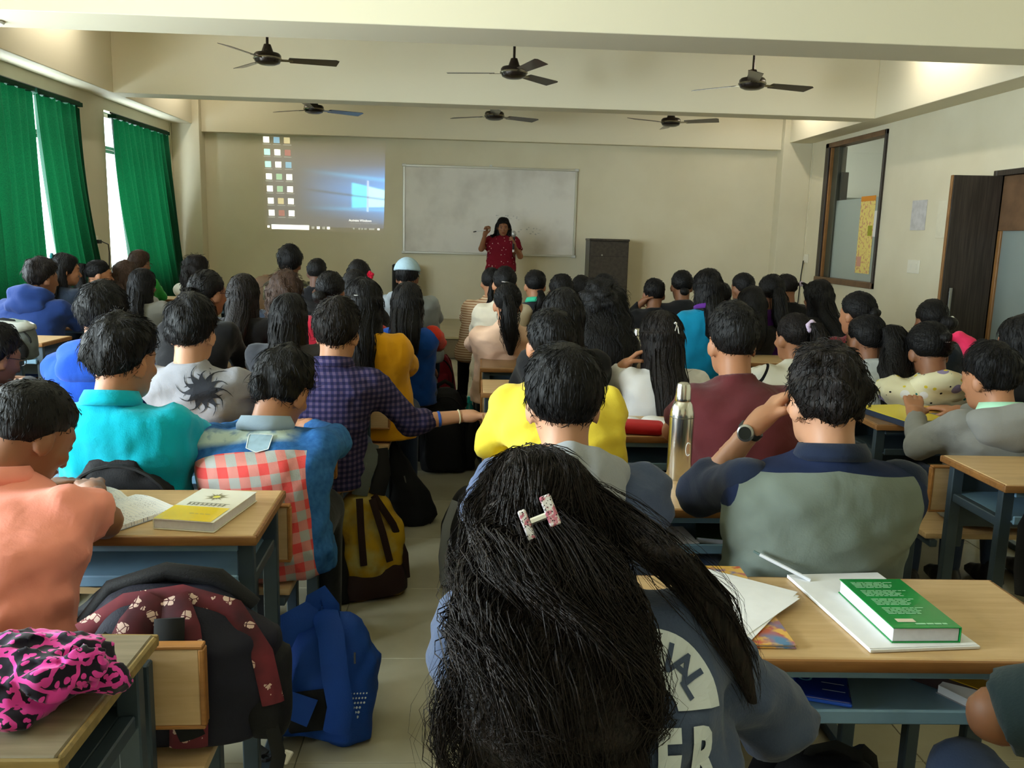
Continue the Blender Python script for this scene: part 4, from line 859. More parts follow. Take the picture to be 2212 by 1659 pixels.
# --- things worn
def collar(m=None, hgt=.036, flare=.016, gap=.5):
    def fn(c): V, Q = ring_band(c['N']+np.array([0, .002, -.012]), None, .064, .062, hgt, flare, gap=gap, R=rotm(0, -.22)); link('collar', mesh('collar', V, Q, True), m or c['topmat'], c['body'])
    return fn
def hood(m=None, size=1.0, lining=None, up=.0):
    def fn(c):
        N = c['N']; h = .012 if c['q'] >= 2 else .018; s = size; f = Field(N+np.array([-.2, -.26, -.24])*s, N+np.array([.2, .12, .08])*s, h)
        arc = [N+np.array([s*.105*math.cos(a), s*(.088*math.sin(a))-.005, -.028+.03*(1-abs(math.cos(a)))+up]) for a in np.linspace(PI*1.92, PI*1.08, 9)]
        f.chain(arc, [.026*s, .034*s, .04*s, .042*s, .043*s, .042*s, .04*s, .034*s, .026*s], .02)
        b = c['sp'](.8); f.ell((N[0], b[1]-.105, N[2]-.07), (.112*s, .042*s, .062*s), R=rotm(0, .3), k=.04)
        f.warp(wob(50, .0045, c['seed']+2)); 
        def inner(X, Y, Z): return -(np.sqrt(((X-N[0])/.066)**2+((Y-N[1]-.01)/.066)**2)-1)*.06+0*Z
        f.cut(lambda X, Y, Z: np.where(Z > N[2]-.03, inner(X, Y, Z), -.5)); V, Q = f.net(); link('hood', mesh('hood', V, Q, True), m or c['topmat'], c['body'])
    return fn
def scrunchie(m, at=(0, -.125, .0), r=.022, t=.011):
    def fn(c):
        n, k = 18, 8; V = []
        for i in range(n):
            a = 2*PI*i/n; rr = t*(1+.22*math.sin(5*a))
            for j in range(k): b = 2*PI*j/k; V.append(c['lw']((at[0]+(r+rr*math.cos(b))*math.cos(a), at[1]+rr*math.sin(b), at[2]+(r+rr*math.cos(b))*math.sin(a))))
        Q = np.array([(i*k+j, i*k+(j+1) % k, ((i+1) % n)*k+(j+1) % k, ((i+1) % n)*k+j) for i in range(n) for j in range(k)]); link('scrunchie', mesh('scrunchie', V, Q, True), m, c['body'])
    return fn
SILV = mat('clip_silver', (226, 226, 228), rough=.25, metal=.8)
def hair_clip(at, s=1.0, kind='bar'):
    def fn(c):
        b = MB(); P = lambda x, y, z: tuple(c['lw']((at[0]+x*s, at[1]+y*s, at[2]+z*s)))
        if kind == 'fork': b.tube([P(0, 0, .022), P(.004, -.004, .01), P(-.004, -.006, -.014)], .0022*s, 6).tube([P(0, 0, .016), P(.008, -.004, .0), P(.012, -.006, -.026)], .0022*s, 6).lathe([(.006*s, -.004), (.008*s, 0), (.006*s, .004)], 10, c=P(0, 0, .016))
        else: b.tube([P(-.02, 0, .002), P(0, -.004, 0), P(.02, 0, -.002)], .003*s, 6)
        b.obj('hair_clip', SILV, c['body'])
    return fn
def specs():
    def fn(c):
        b = MB(); lw = c['lw']
        for s in (-1, 1):
            b.tube([lw((s*.032+.024*math.cos(a), .098, .0+.018*math.sin(a))) for a in np.linspace(0, 2*PI, 15)], .0016, 5, cap=False); b.tube([lw((s*.056, .096, .004)), lw((s*.074, .06, .004)), lw((s*.079, -.005, .0))], .0016, 5)
        b.tube([lw((-.008, .1, .003)), lw((.008, .1, .003))], .0016, 5); b.obj('spectacles', mat('spectacle_frame', (30, 28, 28), rough=.3, metal=.5), c['body'])
    return fn
def decal(c, polys, P0, ux, uy, m, name, off=.003, sub=3):
    """flat print laid on the garment: 2-D polygons (metres) carried onto the cloth along the view from behind"""
    bm = bmesh.new()
    for vs, fs in polys:
        vv = [bm.verts.new((p[0], p[1], 0)) for p in vs]
        for f_ in fs:
            try: bm.faces.new([vv[i] for i in f_])
            except ValueError: pass
    bmesh.ops.triangulate(bm, faces=bm.faces[:])
    for _ in range(4):
        long = [e for e in bm.edges if e.calc_length() > .02]
        if not long: break
        bmesh.ops.subdivide_edges(bm, edges=long, cuts=1); bmesh.ops.triangulate(bm, faces=bm.faces[:])
    tree = BVHTree.FromPolygons([tuple(v) for v in c['TV']], [tuple(q) for q in c['TQ']]); P0 = np.asarray(P0, float); ux = unit(ux); uy = unit(uy); n = np.cross(ux, uy)
    for v in bm.verts:
        p = P0+ux*v.co.x+uy*v.co.y; hit = tree.ray_cast(Vector(p+n*.25), Vector(-n)); v.co = (hit[0]+Vector(n)*off) if hit[0] is not None else Vector(p)
    me = bpy.data.meshes.new(name); bm.to_mesh(me); bm.free(); return link(name, me, m, c['body'])
# ------------------------------------------------------------------ garment materials
TURQ = cloth('turquoise', (0, 178, 204)); ROYAL = cloth('royal_blue', (30, 78, 186)); NAVYB = cloth('navy_blue', (30, 56, 118)); HEATH = cloth('heather_grey', (150, 150, 158)); SALM = cloth('salmon', (240, 152, 134), .15, .05)
BLACK = cloth('black', (20, 20, 23)); CHAR = cloth('charcoal', (48, 50, 56)); DNAVY = cloth('dark_navy', (22, 32, 46)); MUST = cloth('mustard', (226, 160, 20)); CRIM = cloth('crimson', (160, 24, 46)); BLUEK = cloth('blue_kurta', (16, 72, 160))
GREYH = cloth('grey_hoodie', (150, 158, 164)); PEACH = cloth('peach', (224, 186, 160)); CREAM = cloth('cream', (210, 200, 180)); YELL = cloth('lemon_yellow', (238, 214, 70), .2, .06); SLATE = cloth('slate_blue', (72, 84, 112)); WHITE = cloth('white', (218, 216, 216), .2, .06)
MARN = cloth('maroon', (92, 38, 42)); POLO = cloth('polo_grey', (112, 122, 114), .15, .05); NAVYS = cloth('navy_sleeve', (26, 36, 58)); CYAN = cloth('cyan_blue', (6, 124, 160)); PURP = cloth('purple', (86, 36, 122)); WHITE2 = cloth('offwhite', (206, 204, 192)); MAR2 = cloth('deep_red', (118, 26, 38))
GREY2 = cloth('mid_grey', (134, 134, 130)); GREY3 = cloth('pale_grey', (168, 172, 172)); TEALD = cloth('dark_teal', (36, 52, 58)); LGREY = cloth('lining_grey', (150, 154, 160)); GREENC = cloth('green', (40, 150, 60)); MINT = mat('mint_collar', (170, 220, 190), rough=.4); PINKC = cloth('hot_pink', (222, 48, 92)); LILAC = cloth('lilac', (200, 180, 206)); ORNG = cloth('orange_red', (190, 50, 30)); REDS = cloth('red_ribbon', (206, 24, 56)); CAPW = cloth('cap_pale_blue', (160, 186, 200)); TEALC = cloth('teal_ribbon', (20, 96, 96))
def gridmat(nm, f, w, lo, mid, hi, tilt=0.0):
    g = newmat('cloth_'+nm, lo, rough=.85, spec=.12); x, y, z = g.xyz((1, 1, 1), rot=(0, tilt, 0))
    ax = g.math('LESS_THAN', g.math('FRACT', g.math('MULTIPLY', g.math('ADD', x, g.math('MULTIPLY', y, .35)), f)), w); az = g.math('LESS_THAN', g.math('FRACT', g.math('MULTIPLY', z, f)), w); s = g.math('ADD', ax, az)
    c = g.mix(g.math('GREATER_THAN', s, 1.5), g.mix(g.math('GREATER_THAN', s, .5), lo, mid), hi); return g, c, (x, y, z)
g, c, _ = gridmat('purple_check', 44, .5, (34, 34, 66), (52, 48, 84), (86, 74, 104)); g.color(c); g.bump(g.noise(240, 2), .2, .003); PLAID = g.m
g, c, (x, y, z) = gridmat('red_gingham_denim', 17, .5, (158, 160, 156), (198, 126, 118), (206, 74, 72), .12)       # denim yoke and sleeves over red gingham
den = g.mix(g.ramp(g.noise(60, 4), .3, .7), (36, 82, 138), (52, 104, 164)); px = g.math('ABSOLUTE', g.math('ADD', x, -.02))
yoke = g.math('GREATER_THAN', g.math('ADD', g.math('MULTIPLY', y, .75), z), .80); side = g.math('GREATER_THAN', px, .196)
dn = g.math('MAXIMUM', yoke, side)
st1 = g.math('MULTIPLY', g.ramp(g.math('ABSOLUTE', g.math('ADD', g.math('ADD', g.math('MULTIPLY', y, .75), z), -.89)), .052, .022), g.ramp(px, .17, .12)); 
den = g.mix(g.math('MULTIPLY', st1, g.ramp(g.noise(30, 2), .2, .5)), den, (178, 196, 190)); g.color(g.mix(dn, c, den)); g.bump(g.noise(240, 2), .2, .003); DENIMP = g.m
g = newmat('cloth_polo_panel', (112, 122, 114), rough=.85, spec=.12); x, y, z = g.xyz(); px = g.math('ABSOLUTE', x); nv = g.math('MAXIMUM', g.math('GREATER_THAN', g.math('ADD', z, g.math('MULTIPLY', px, .12)), .985), g.math('GREATER_THAN', g.math('ADD', px, g.math('MULTIPLY', z, .25)), .435)); g.color(g.mix(nv, g.mix(g.ramp(g.noise(6, 3), .3, .7), (116, 126, 118), (104, 113, 106)), (28, 38, 66))); g.bump(g.noise(240, 2), .15, .003); POLOP = g.m
def spotmat(nm, base, spots, scale, thr):
    g = newmat('cloth_'+nm, base, rough=.85, spec=.12); g.xyz(); col = base
    for i, (s, sc, th) in enumerate(spots):
        v = g.n('ShaderNodeTexVoronoi'); v.inputs['Scale'].default_value = sc; ad = g.n('ShaderNodeVectorMath', operation='ADD'); g.l(g.v, ad.inputs[0]); ad.inputs[1].default_value = (i*.37, i*.61, i*.23); g.l(ad.outputs[0], v.inputs['Vector']); col = g.mix(g.math('LESS_THAN', v.outputs['Distance'], th), col, s)
    g.color(col); return g.m
DOTS = spotmat('maroon_dotted', (106, 18, 32), [((206, 180, 170), 26, .16)], 0, 0); PRINT = spotmat('cream_print', (222, 216, 184), [((140, 128, 160), 9, .22), ((228, 228, 232), 9, .18), ((40, 120, 120), 17, .14), ((216, 196, 60), 15, .13), ((36, 34, 34), 19, .11)], 0, 0)
g = newmat('cloth_camo', (96, 92, 62), rough=.85, spec=.1); g.xyz(); g.color(g.mix(g.ramp(g.noise(22, 3), .5, .54), g.mix(g.ramp(g.noise(15, 3), .48, .52), (112, 106, 74), (74, 74, 50)), (52, 48, 36))); CAMO = g.m
g = newmat('cloth_stripe_knit', (206, 170, 136), rough=.85, spec=.1); x, y, z = g.xyz(); g.color(g.mix(g.math('LESS_THAN', g.math('FRACT', g.math('MULTIPLY', z, 52)), .35), (206, 180, 152), (150, 104, 72))); STRIPE = g.m
g = newmat('cloth_offwhite_stripe', (206, 204, 192), rough=.85, spec=.1); x, y, z = g.xyz(); l_ = g.math('LESS_THAN', g.math('ABSOLUTE', g.math('ADD', g.math('ADD', x, .145), g.math('MULTIPLY', g.math('ADD', z, -.85), -.5))), .006); g.color(g.mix(l_, (210, 208, 196), (24, 24, 26))); WSTRIPE = g.m

for m_ in (PLAID, DENIMP, POLOP, PRINT, WSTRIPE, DOTS): folds(m_)
# ------------------------------------------------------------------ column left of the aisle
LX = lambda row: ROWS['L'][row]-.28
salmon = person('student in a salmon shirt bent over the open notebook', (72, 934), 1.95, SALM, 'crop', skin=1, hs=.97, q=2, hip=(-.98, LX(1)), hy=-.55, hp=-.62, bw=1.12, hairkw=dict(th=.012, rough=.003, ns=540, slen=.014), extras=[collar(gap=.7)], sleeve='short', wr=.006, trousers=BLACKP)
turq = person('student in a plain turquoise shirt with collar', (270, 776), 2.53, TURQ, 'short', q=2, skin=0, hip=(-1.0, LX(2)+.045), hy=-.42, hp=-.18, bw=1.08, hs=.97, hairkw=dict(th=.017, top=.016, rough=.006, ns=900, slen=.035, lift=.008), extras=[collar(hgt=.04)], wr=.006)
denim = person('student leaning in a denim-yoked red gingham shirt', (612, 842), 2.70, DENIMP, 'short', q=2, skin=0, hip=(-.60, LX(2)-.02), hy=-.35, hp=-.45, hr=.1, bw=1.12, hairkw=dict(th=.018, top=.014, rough=.006, ns=600, slen=.04), extras=[collar(cloth('pale_denim', (146, 166, 184)), hgt=.04, flare=.02)])
royal = person('student in a royal blue hoodie behind the turquoise shirt', (228, 682), 3.42, ROYAL, 'short', q=2, skin=1, hip=(-1.45, LX(3)), hy=-.3, extras=[hood()])
sun = person('student in a grey T-shirt with a black sun print', (418, 716), 3.30, HEATH, 'short', q=2, skin=3, hip=(-1.02, LX(3)), hy=-.12, bw=1.06, sleeve='short', hairkw=dict(th=.02, top=.02, rough=.004))
plaid = person('student in a purple checked shirt reaching across the aisle', (730, 716), 3.35, PLAID, 'short', q=2, skin=3, hip=(-.60, LX(3)), hy=-.25, bw=1.05, extras=[collar()], hands=('relaxed', 'relaxed'),
    sleeve='elbow', arms={1: ((.36, .06, .705), (.575, .11, .725), (.95, .05, .0), (0, .12, 1))}, hm=HAIRB)
girl14 = person('student with dark loose hair in a charcoal jacket', (625, 685), 4.30, CHAR, 'long', q=1, skin=1, hip=(-.90, LX(4)), tail=dict(end=.55, w=.07), by=.05)
yelg = person('student in a mustard top with very long black hair', (785, 655), 4.12, MUST, 'long', q=2, skin=1, hip=(-.44, LX(4)), tail=dict(end=.30, w=.07, dx=-.03), hy=.1, extras=[hair_clip((-.02, -.115, .03), 1.0)])
p7 = person('student with short hair and ear showing, beyond the sun print', (450, 632), 4.50, BLACK, 'pony', q=1, skin=1, hip=(-1.40, LX(4)+.02), hy=-.45, tail=dict(w=.03, end=.6), extras=[specs()])
girl8 = person('student with dark hair over a black jacket with white trim', (527, 636), 5.12, BLACK, 'long', q=1, skin=1, hip=(-1.38, LX(5)), tail=dict(end=.5, w=.07), hm=HAIRB)
crim = person('student in a crimson top with an arm along the desk', (715, 630), 5.0, CRIM, 'bun', q=1, skin=1, hip=(-.80, LX(5)), tail=dict(at=(-.03, -.12, -.04), r=.04), hy=-.15, arms={1: ((.30, .0, .82), (.47, .05, .72))})
girl23 = person('student in a blue kurta with orange sleeves and dark hair', (880, 655), 4.96, BLUEK, 'long', q=1, skin=1, hip=(-.38, LX(5)), tail=dict(end=.42, w=.085), sleeve_mat=ORNG, sleeve='short', hm=HAIR)
curl17 = person('student with curly brown hair and glasses before the camouflage shirt', (620, 628), 5.85, DNAVY, 'curly', q=1, skin=1, hip=(-1.22, LX(6)), hm=HAIRBR, tail=dict(end=.6, w=.07), extras=[specs()], hy=-.4)
p21 = person('student in a black top directly beyond the mustard top', (768, 622), 5.75, BLACK, 'long', q=0, skin=1, hip=(-.72, LX(6)), tail=dict(end=.6, w=.06))
p20 = person('student in a dark vest wearing a red hair ribbon', (775, 598), 6.60, DNAVY, 'short', q=0, skin=1, hip=(-.84, LX(7)), hairkw=dict(th=.014), extras=[scrunchie(REDS, (.09, -.06, .01), .014, .018), scrunchie(REDS, (.095, -.06, -.05), .008, .014)])
cap22 = person('student in a pale grey hoodie with a light blue cap', (880, 598), 6.55, GREYH, 'short', q=1, skin=1, hip=(-.42, LX(7)), bw=1.15, hairkw=dict(th=.012), hy=-.15, extras=[hood(size=1.05)])
camo = person('tall student in a camouflage shirt before the projection', (627, 570), 7.70, CAMO, 'short', q=1, skin=1, hip=(-1.55, LX(8)), bw=1.2, hairkw=dict(th=.026, top=.03), hs=1.08, sleeve='short')
p19 = person('student with short hair in black beside the camouflage shirt', (685, 588), 7.35, BLACK, 'crop', q=0, skin=2, hip=(-1.22, LX(8)))
# ------------------------------------------------------------------ column by the curtains
hoodb = person('student in a navy blue hoodie near the left edge', (92, 600), 5.95, NAVYB, 'short', q=1, skin=1, hip=(-2.98, 5.86), by=-.15, hy=-.4, bw=1.35, hairkw=dict(th=.02), hm=HAIRB, extras=[hood(size=1.2, up=.03)])
girl2 = person('student with a teal ribbon in a dark navy jacket', (142, 582), 6.68, DNAVY, 'long', q=1, skin=0, hip=(-3.08, 6.69), by=-.3, hy=-.75, tail=dict(end=.6, w=.075), bw=1.1, extras=[scrunchie(TEALC, (0, -.10, .08), .02, .012)])
girl3 = person('student with a ponytail in black with a green collar', (215, 592), 7.45, BLACK, 'pony', q=1, skin=0, hip=(-3.18, 7.54), by=-.3, hy=-.8, tail=dict(at=(-.02, -.11, .05), w=.05, end=.6), extras=[collar(GREENC)])
girl5 = person('student in a grey cardigan with black hair before the swept curtain', (310, 615), 6.62, GREY2, 'long', q=1, skin=1, hip=(-2.48, 6.69), tail=dict(end=.55, w=.065), hy=-.3)
p5b = person('student with brownish hair under the bright window gap', (273, 597), 7.70, GREY3, 'curly', q=0, skin=1, hip=(-2.85, 7.6), hm=HAIRBR, tail=dict(end=.7, w=.05), hy=-.3)
p4 = person('student with glasses and short brown hair by the far curtain', (303, 570), 8.45, GREENC, 'short', q=1, skin=1, hip=(-3.2, 8.39), hm=HAIRBR, hy=-.4, extras=[specs()])
girl6 = person('student with curly black hair at the corner near the curtain', (425, 582), 8.10, WHITE2, 'curly', q=1, skin=1, hip=(-2.55, 8.3), hm=HAIRB, tail=dict(end=.6, w=.06), hy=-.45)
p56 = person('student with glasses cut by the left edge of the photo', (-12, 770), 3.45, BLACK, 'short', q=1, skin=1, hip=(-1.98, 3.28), hy=-.5, hp=-.3, extras=[specs()], arms={1: ((.26, .16, .79), (.12, .34, .797))})
# ------------------------------------------------------------------ column right of the aisle
CX = lambda row: ROWS['C'][row]-.28
navy34 = person('student in a slate blue hoodie with a grey hood', (1215, 866), 1.95, SLATE, 'short', q=2, skin=3, hip=(.30, CX(1)), hy=.08, hp=-.2, bw=1.15, hairkw=dict(th=.017, top=.012, rough=.003, ns=780, slen=.03), extras=[hood(LGREY, 1.12)])
polo = person('person in a grey polo with navy sleeves and a wristwatch', (1780, 862), 1.90, POLOP, 'short', q=2, skin=3, hip=(.80, CX(1)), hy=.12, hp=-.12, bw=1.22, sleeve_mat=NAVYS, hm=HAIRB, hs=.97, hairkw=dict(th=.015, top=.004, rough=.007, ns=1080, slen=.026, lift=.005, wave=.003), hands=('grip', 'relaxed'),
    arms={-1: ((-.215, .16, .83), (-.11, .08, 1.03), (.7, .35, .6), (-.6, .1, .7)), 1: ((.22, .19, .80), (.10, .38, .797))}, sleeve='elbow', extras=[collar(NAVYS)], wr=.003)
yell = person('student in a lemon yellow shirt beyond the slate hoodie', (1190, 740), 2.92, YELL, 'crop', q=2, skin=0, hip=(.36, CX(2)), hy=.15, bw=1.15, hairkw=dict(th=.010, rough=.002), arms={-1: ((-.29, .10, .76), (-.10, .33, .797))})
maroon = person('student in a plain maroon T-shirt with a fade haircut', (1580, 738), 2.92, MARN, 'crop', q=2, skin=0, hip=(.96, CX(2)), hy=.12, bw=1.12, sleeve='short', hairkw=dict(th=.012, top=.02, rough=.002))
white35 = person('student in a white top with long hair and a silver clip', (1425, 730), 3.72, WHITE, 'long', q=2, skin=0, hip=(.84, CX(3)), hy=.2, hm=HAIRB, tail=dict(end=.15, w=.075, wave=.004), extras=[hair_clip((.02, -.118, .045), 1.1, 'fork')], arms={-1: ((-.23, .17, .80), (-.185, .10, .90), (.75, .0, .65), (-.6, .3, .5))}, hands=('grip', 'relaxed'))
p32 = person('student in black beyond the lemon yellow shirt', (1215, 682), 3.75, BLACK, 'long', q=1, skin=1, hip=(.42, CX(3)), tail=dict(end=.6, w=.06))
big31 = person('student in black with a huge mass of curly hair', (1298, 664), 4.33, BLACK, 'curly', q=2, skin=1, hip=(.66, CX(4)), tail=dict(end=.25, w=.12, wave=.02), hairkw=dict(th=.035, rough=.009))
g26 = person('student in a peach top with a wavy ponytail', (1097, 655), 5.02, PEACH, 'pony', q=2, skin=0, hip=(.19, CX(5)), hy=-.05, tail=dict(at=(0, -.115, .02), w=.045, end=.58, wave=.014, dx=.03), bw=1.05)
g25 = person('student in a cream top beyond the peach top', (1090, 612), 5.98, CREAM, 'pony', q=1, skin=0, hip=(.17, CX(6)), tail=dict(at=(0, -.115, -.03), w=.035, end=.62), extras=[hair_clip((0, -.13, .0), 1.2)])
p28 = person('student in dark grey beyond the black curly hair', (1212, 628), 5.95, CHAR, 'crop', q=1, skin=1, hip=(.62, CX(6)))
p24 = person('student in a striped knit sleeve at the aisle end', (1062, 610), 6.82, STRIPE, 'pony', q=0, skin=0, hip=(.04, CX(7)), tail=dict(w=.02, end=.7))
g27 = person('student in charcoal with a mint collar left of the cabinet', (1155, 616), 6.62, CHAR, 'pony', q=1, skin=0, hip=(.47, CX(7)), tail=dict(at=(.01, -.10, -.06), w=.03, end=.7), hy=.2, extras=[collar(cloth('sea_green', (60, 190, 150)))])
p29 = person('student in black before the left side of the cabinet', (1255, 626), 6.82, BLACK, 'crop', q=0, skin=1, hip=(.86, CX(7)))
p30 = person('student in black before the middle of the cabinet', (1303, 622), 6.95, BLACK, 'crop', q=0, skin=1, hip=(1.09, CX(7)), hairkw=dict(th=.012))
# ------------------------------------------------------------------ column by the door wall
RX = lambda row: ROWS['R'][row]-.28
gray54 = person('student in a grey hoodie with a mint collar by the door', (2135, 815), 3.08, GREY2, 'short', q=2, skin=0, hip=(1.98, RX(1)), hy=.35, hp=-.25, bw=1.08, extras=[hood(size=1.25, up=-.01), collar(MINT, hgt=.04)], arms={-1: ((-.27, .06, .72), (-.22, .20, .80))})
p55 = person('student in black cut by the right edge of the photo', (2208, 745), 3.35, BLACK, 'long', q=1, skin=1, hip=(2.4, RX(1)+.1), tail=dict(end=.4, w=.08), hy=.4)
cart = person('student in a cream hoodie with small printed motifs', (2003, 758), 3.80, PRINT, 'bun', q=2, skin=1, hip=(2.14, RX(2)), hp=-.35, bw=1.2, tail=dict(at=(.02, -.118, .03), r=.03), hairkw=dict(th=.018), hs=1.04)
g51 = person('student with a long dark ponytail over a pale grey hoodie', (1868, 732), 4.02, GREY3, 'pony', q=2, skin=1, hip=(1.86, RX(2)+.03), hy=.3, extras=[hood(size=.95)], tail=dict(at=(.03, -.105, .03), w=.075, end=.22, dx=.07, wave=.014))
g50 = person('student in an off-white top with a black stripe and lilac scrunchie', (1713, 728), 4.12, WSTRIPE, 'pony', q=2, skin=0, hip=(1.55, RX(2)+.05), hy=.25, hm=HAIRB, tail=dict(at=(.02, -.11, .05), w=.04, end=.5, dx=.06), extras=[scrunchie(LILAC, (.02, -.12, .05), .02, .012)])
p52 = person('student with dark hair against the dark door', (2010, 692), 4.68, DNAVY, 'bun', q=1, skin=1, hip=(2.56, RX(3)-.02), tail=dict(at=(.04, -.11, -.02), r=.05), extras=[scrunchie(WHITE2, (.05, -.13, .0), .012, .009)])
p49 = person('student in a deep red top below the corridor window', (1850, 678), 4.72, MAR2, 'bun', q=1, skin=0, hip=(2.14, RX(3)), hy=.4, hairkw=dict(th=.016), tail=dict(r=.035))
cyan = person('student in a cyan blue top with a purple scarf', (1527, 622), 5.42, CYAN, 'long', q=2, skin=0, hip=(1.50, RX(4)-.12), hy=.15, tail=dict(end=.62, w=.05), extras=[collar(PURP, hgt=.05, flare=.03)], arms={-1: ((-.24, .16, .80), (-.06, .22, .93))})
p45 = person('student in black just right of the cyan top', (1622, 658), 5.50, BLACK, 'long', q=0, skin=1, hip=(1.80, RX(4)), tail=dict(end=.6, w=.06))
g46 = person('student in a purple top with a long dark ponytail', (1665, 632), 5.65, PURP, 'pony', q=1, skin=1, hip=(2.04, RX(4)), tail=dict(w=.05, end=.45), hairkw=dict(th=.013))
g48 = person('student in black with a loose braid before the wall socket', (1765, 642), 5.82, BLACK, 'long', q=1, skin=1, hip=(2.4, RX(4)), hy=.25, tail=dict(end=.5, w=.07, dx=.06))
p40 = person('student in black resting a cheek on one hand', (1412, 634), 6.50, BLACK, 'crop', q=1, skin=1, hip=(1.42, RX(5)-.05), arms={-1: ((-.25, .16, .80), (-.14, .08, .98), (.7, -.1, .7), (-.6, .3, .5))})
p41 = person('student in black with hair pinned up beside a dark bottle', (1472, 617), 6.52, BLACK, 'bun', q=1, skin=1, hip=(1.66, RX(5)), tail=dict(at=(.0, -.10, -.05), r=.035), bw=1.1)
p44 = person('student in grey with a loose updo left of the purple top', (1603, 622), 6.52, CHAR, 'bun', q=0, skin=1, hip=(2.10, RX(5)), tail=dict(r=.03), hy=.3, extras=[collar(WHITE2)])
p43 = person('small dark head between the cyan top and the loose updo', (1557, 640), 7.20, BLACK, 'crop', q=0, skin=1, hip=(2.02, RX(6)))
p47 = person('student with a tied ponytail swinging right near the corner', (1697, 622), 7.15, BLACK, 'pony', q=1, skin=1, hip=(2.60, RX(6)), hy=.3, hm=HAIRB, tail=dict(at=(.08, -.08, .03), drop=False, pts=[(.11, -.10, .03), (.15, -.10, -.02), (.19, -.09, -.08), (.26, -.08, -.10)], w=.03), extras=[scrunchie(LILAC, (.09, -.09, .03), .014, .009)])
# ------------------------------------------------------------------ prints and accessories on the students already seated
def px_local(c, x, y):
    d = _ray(x, y); Rb = rotm(c['by']); o = Rb.T @ (CAM-c['O']); dl = Rb.T @ d
    tree = BVHTree.FromPolygons([tuple(v) for v in c['TV']], [tuple(q) for q in c['TQ']]); h = tree.ray_cast(Vector(o), Vector(dl)); return np.array(h[0]) if h[0] is not None else None
def shape(pts): return (pts, [tuple(range(len(pts)))])
INKB = mat('print_black', (32, 34, 42), rough=.85); PRW = mat('print_white', (196, 204, 212), rough=.8)
# sun on the grey T-shirt: disc and twelve curled flames
ps = px_local(sun, 437, 845)
if ps is not None:
    polys = [shape([(.030*math.cos(a), .030*math.sin(a)) for a in np.linspace(0, 2*PI, 24, endpoint=False)])]
    for k in range(12):
        a0 = 2*PI*k/12; L = .102 if k % 2 == 0 else .09; left, right = [], []
        for i in range(9):
            t = i/8; r = .022+t*(L-.022); a = a0+.30*math.sin(t*4.2)*t; w = (.0095*(1-t)**.75)*(1+.5*math.sin(t*7))
            left.append((r*math.cos(a)-w*math.sin(a), r*math.sin(a)+w*math.cos(a))); right.append((r*math.cos(a)+w*math.sin(a), r*math.sin(a)-w*math.cos(a)))
        v = left+right[::-1]; n = 9; polys.append((v, [(i, i+1, 2*n-2-i, 2*n-1-i) for i in range(n-1)]))
        m = left[4]; mx_, my_ = math.cos(a0+.9), math.sin(a0+.9); polys.append(shape([m, (m[0]+.016*mx_, m[1]+.016*my_), (m[0]+.004*math.cos(a0), m[1]+.006*math.sin(a0))]))
    decal(sun, polys, ps, (1, 0, 0), (0, .12, 1), INKB, 'sun_print')
# patch pocket stitched on the denim yoke
pd = px_local(denim, 560, 955)
if pd is not None:
    decal(denim, [shape([(-.035, .028), (.035, .028), (.032, -.026), (0, -.04), (-.032, -.026)])], pd, (1, -.05, 0), (0, .6, .8), mat('denim_patch', (150, 178, 196), rough=.85, var=(40, .15)), 'patch_pocket', .004)
    st = [(-.035, .028), (.035, .028), (.032, -.026), (0, -.04), (-.032, -.026)]; sp_ = []
    for i in range(5):
        a, b = np.array(st[i]), np.array(st[(i+1) % 5]); n = np.array([-(b-a)[1], (b-a)[0]]); n = n/np.linalg.norm(n)*.0012; sp_.append(shape([tuple(a+n), tuple(b+n), tuple(b-n), tuple(a-n)]))
    decal(denim, sp_, pd, (1, -.05, 0), (0, .6, .8), mat('pale_stitch', (214, 222, 222), rough=.9), 'pocket_stitching', .0055)
# wristbands and watch
def band(c, s, t, r, wd, m, nm, face=None):
    W, E = c['W'][s], c['E'][s]; ax = unit(W-E); p = E+(W-E)*t; b = MB(); b.tube([p-ax*wd, p-ax*wd*.6, p+ax*wd*.6, p+ax*wd], [r*.94, r, r, r*.94], 18); return b.obj(nm, m, c['body'], smooth=True)
band(plaid, 1, .52, .033, .006, mat('rubber_blue', (30, 84, 190), rough=.5), 'wristband'); band(plaid, 1, .90, .030, .003, mat('cord_cream', (206, 196, 160), rough=.7), 'bracelet')
w = band(polo, -1, .93, .031, .009, mat('watch_strap', (60, 62, 62), rough=.35, metal=.7), 'wristwatch'); c_ = polo; ax = unit(c_['W'][-1]-c_['E'][-1]); p = c_['E'][-1]+(c_['W'][-1]-c_['E'][-1])*.93+np.array([-.020, -.026, 0])
nrm = unit(np.array([-.6, -.8, .1])); M = Matrix.Translation(Vector(p)) @ Vector(nrm).to_track_quat('Z', 'Y').to_matrix().to_4x4()
MB().lathe([(.019, -.004), (.021, .0), (.021, .005), (.017, .008)], 22, M=M).obj('watch_case', FR, w, smooth=True); MB().lathe([(.016, .0075), (.016, .0085)], 20, M=M).obj('watch_dial', mat('watch_dial', (16, 22, 22), rough=.2), w)
# pale cap on the grey hoodie
c = cap22; f = Field((-.13, -.16, -.02), (.13, .19, .17), .011); f.ell((0, -.012, .03), (.102, .122, .118), k=0, clip=lambda x, y, z: .012-z); f.ell((0, .12, .035), (.075, .075, .012), k=.02); V, Q = f.net(); link('cap', mesh('cap', c['lw'](V), Q, True), CAPW, c['body'])
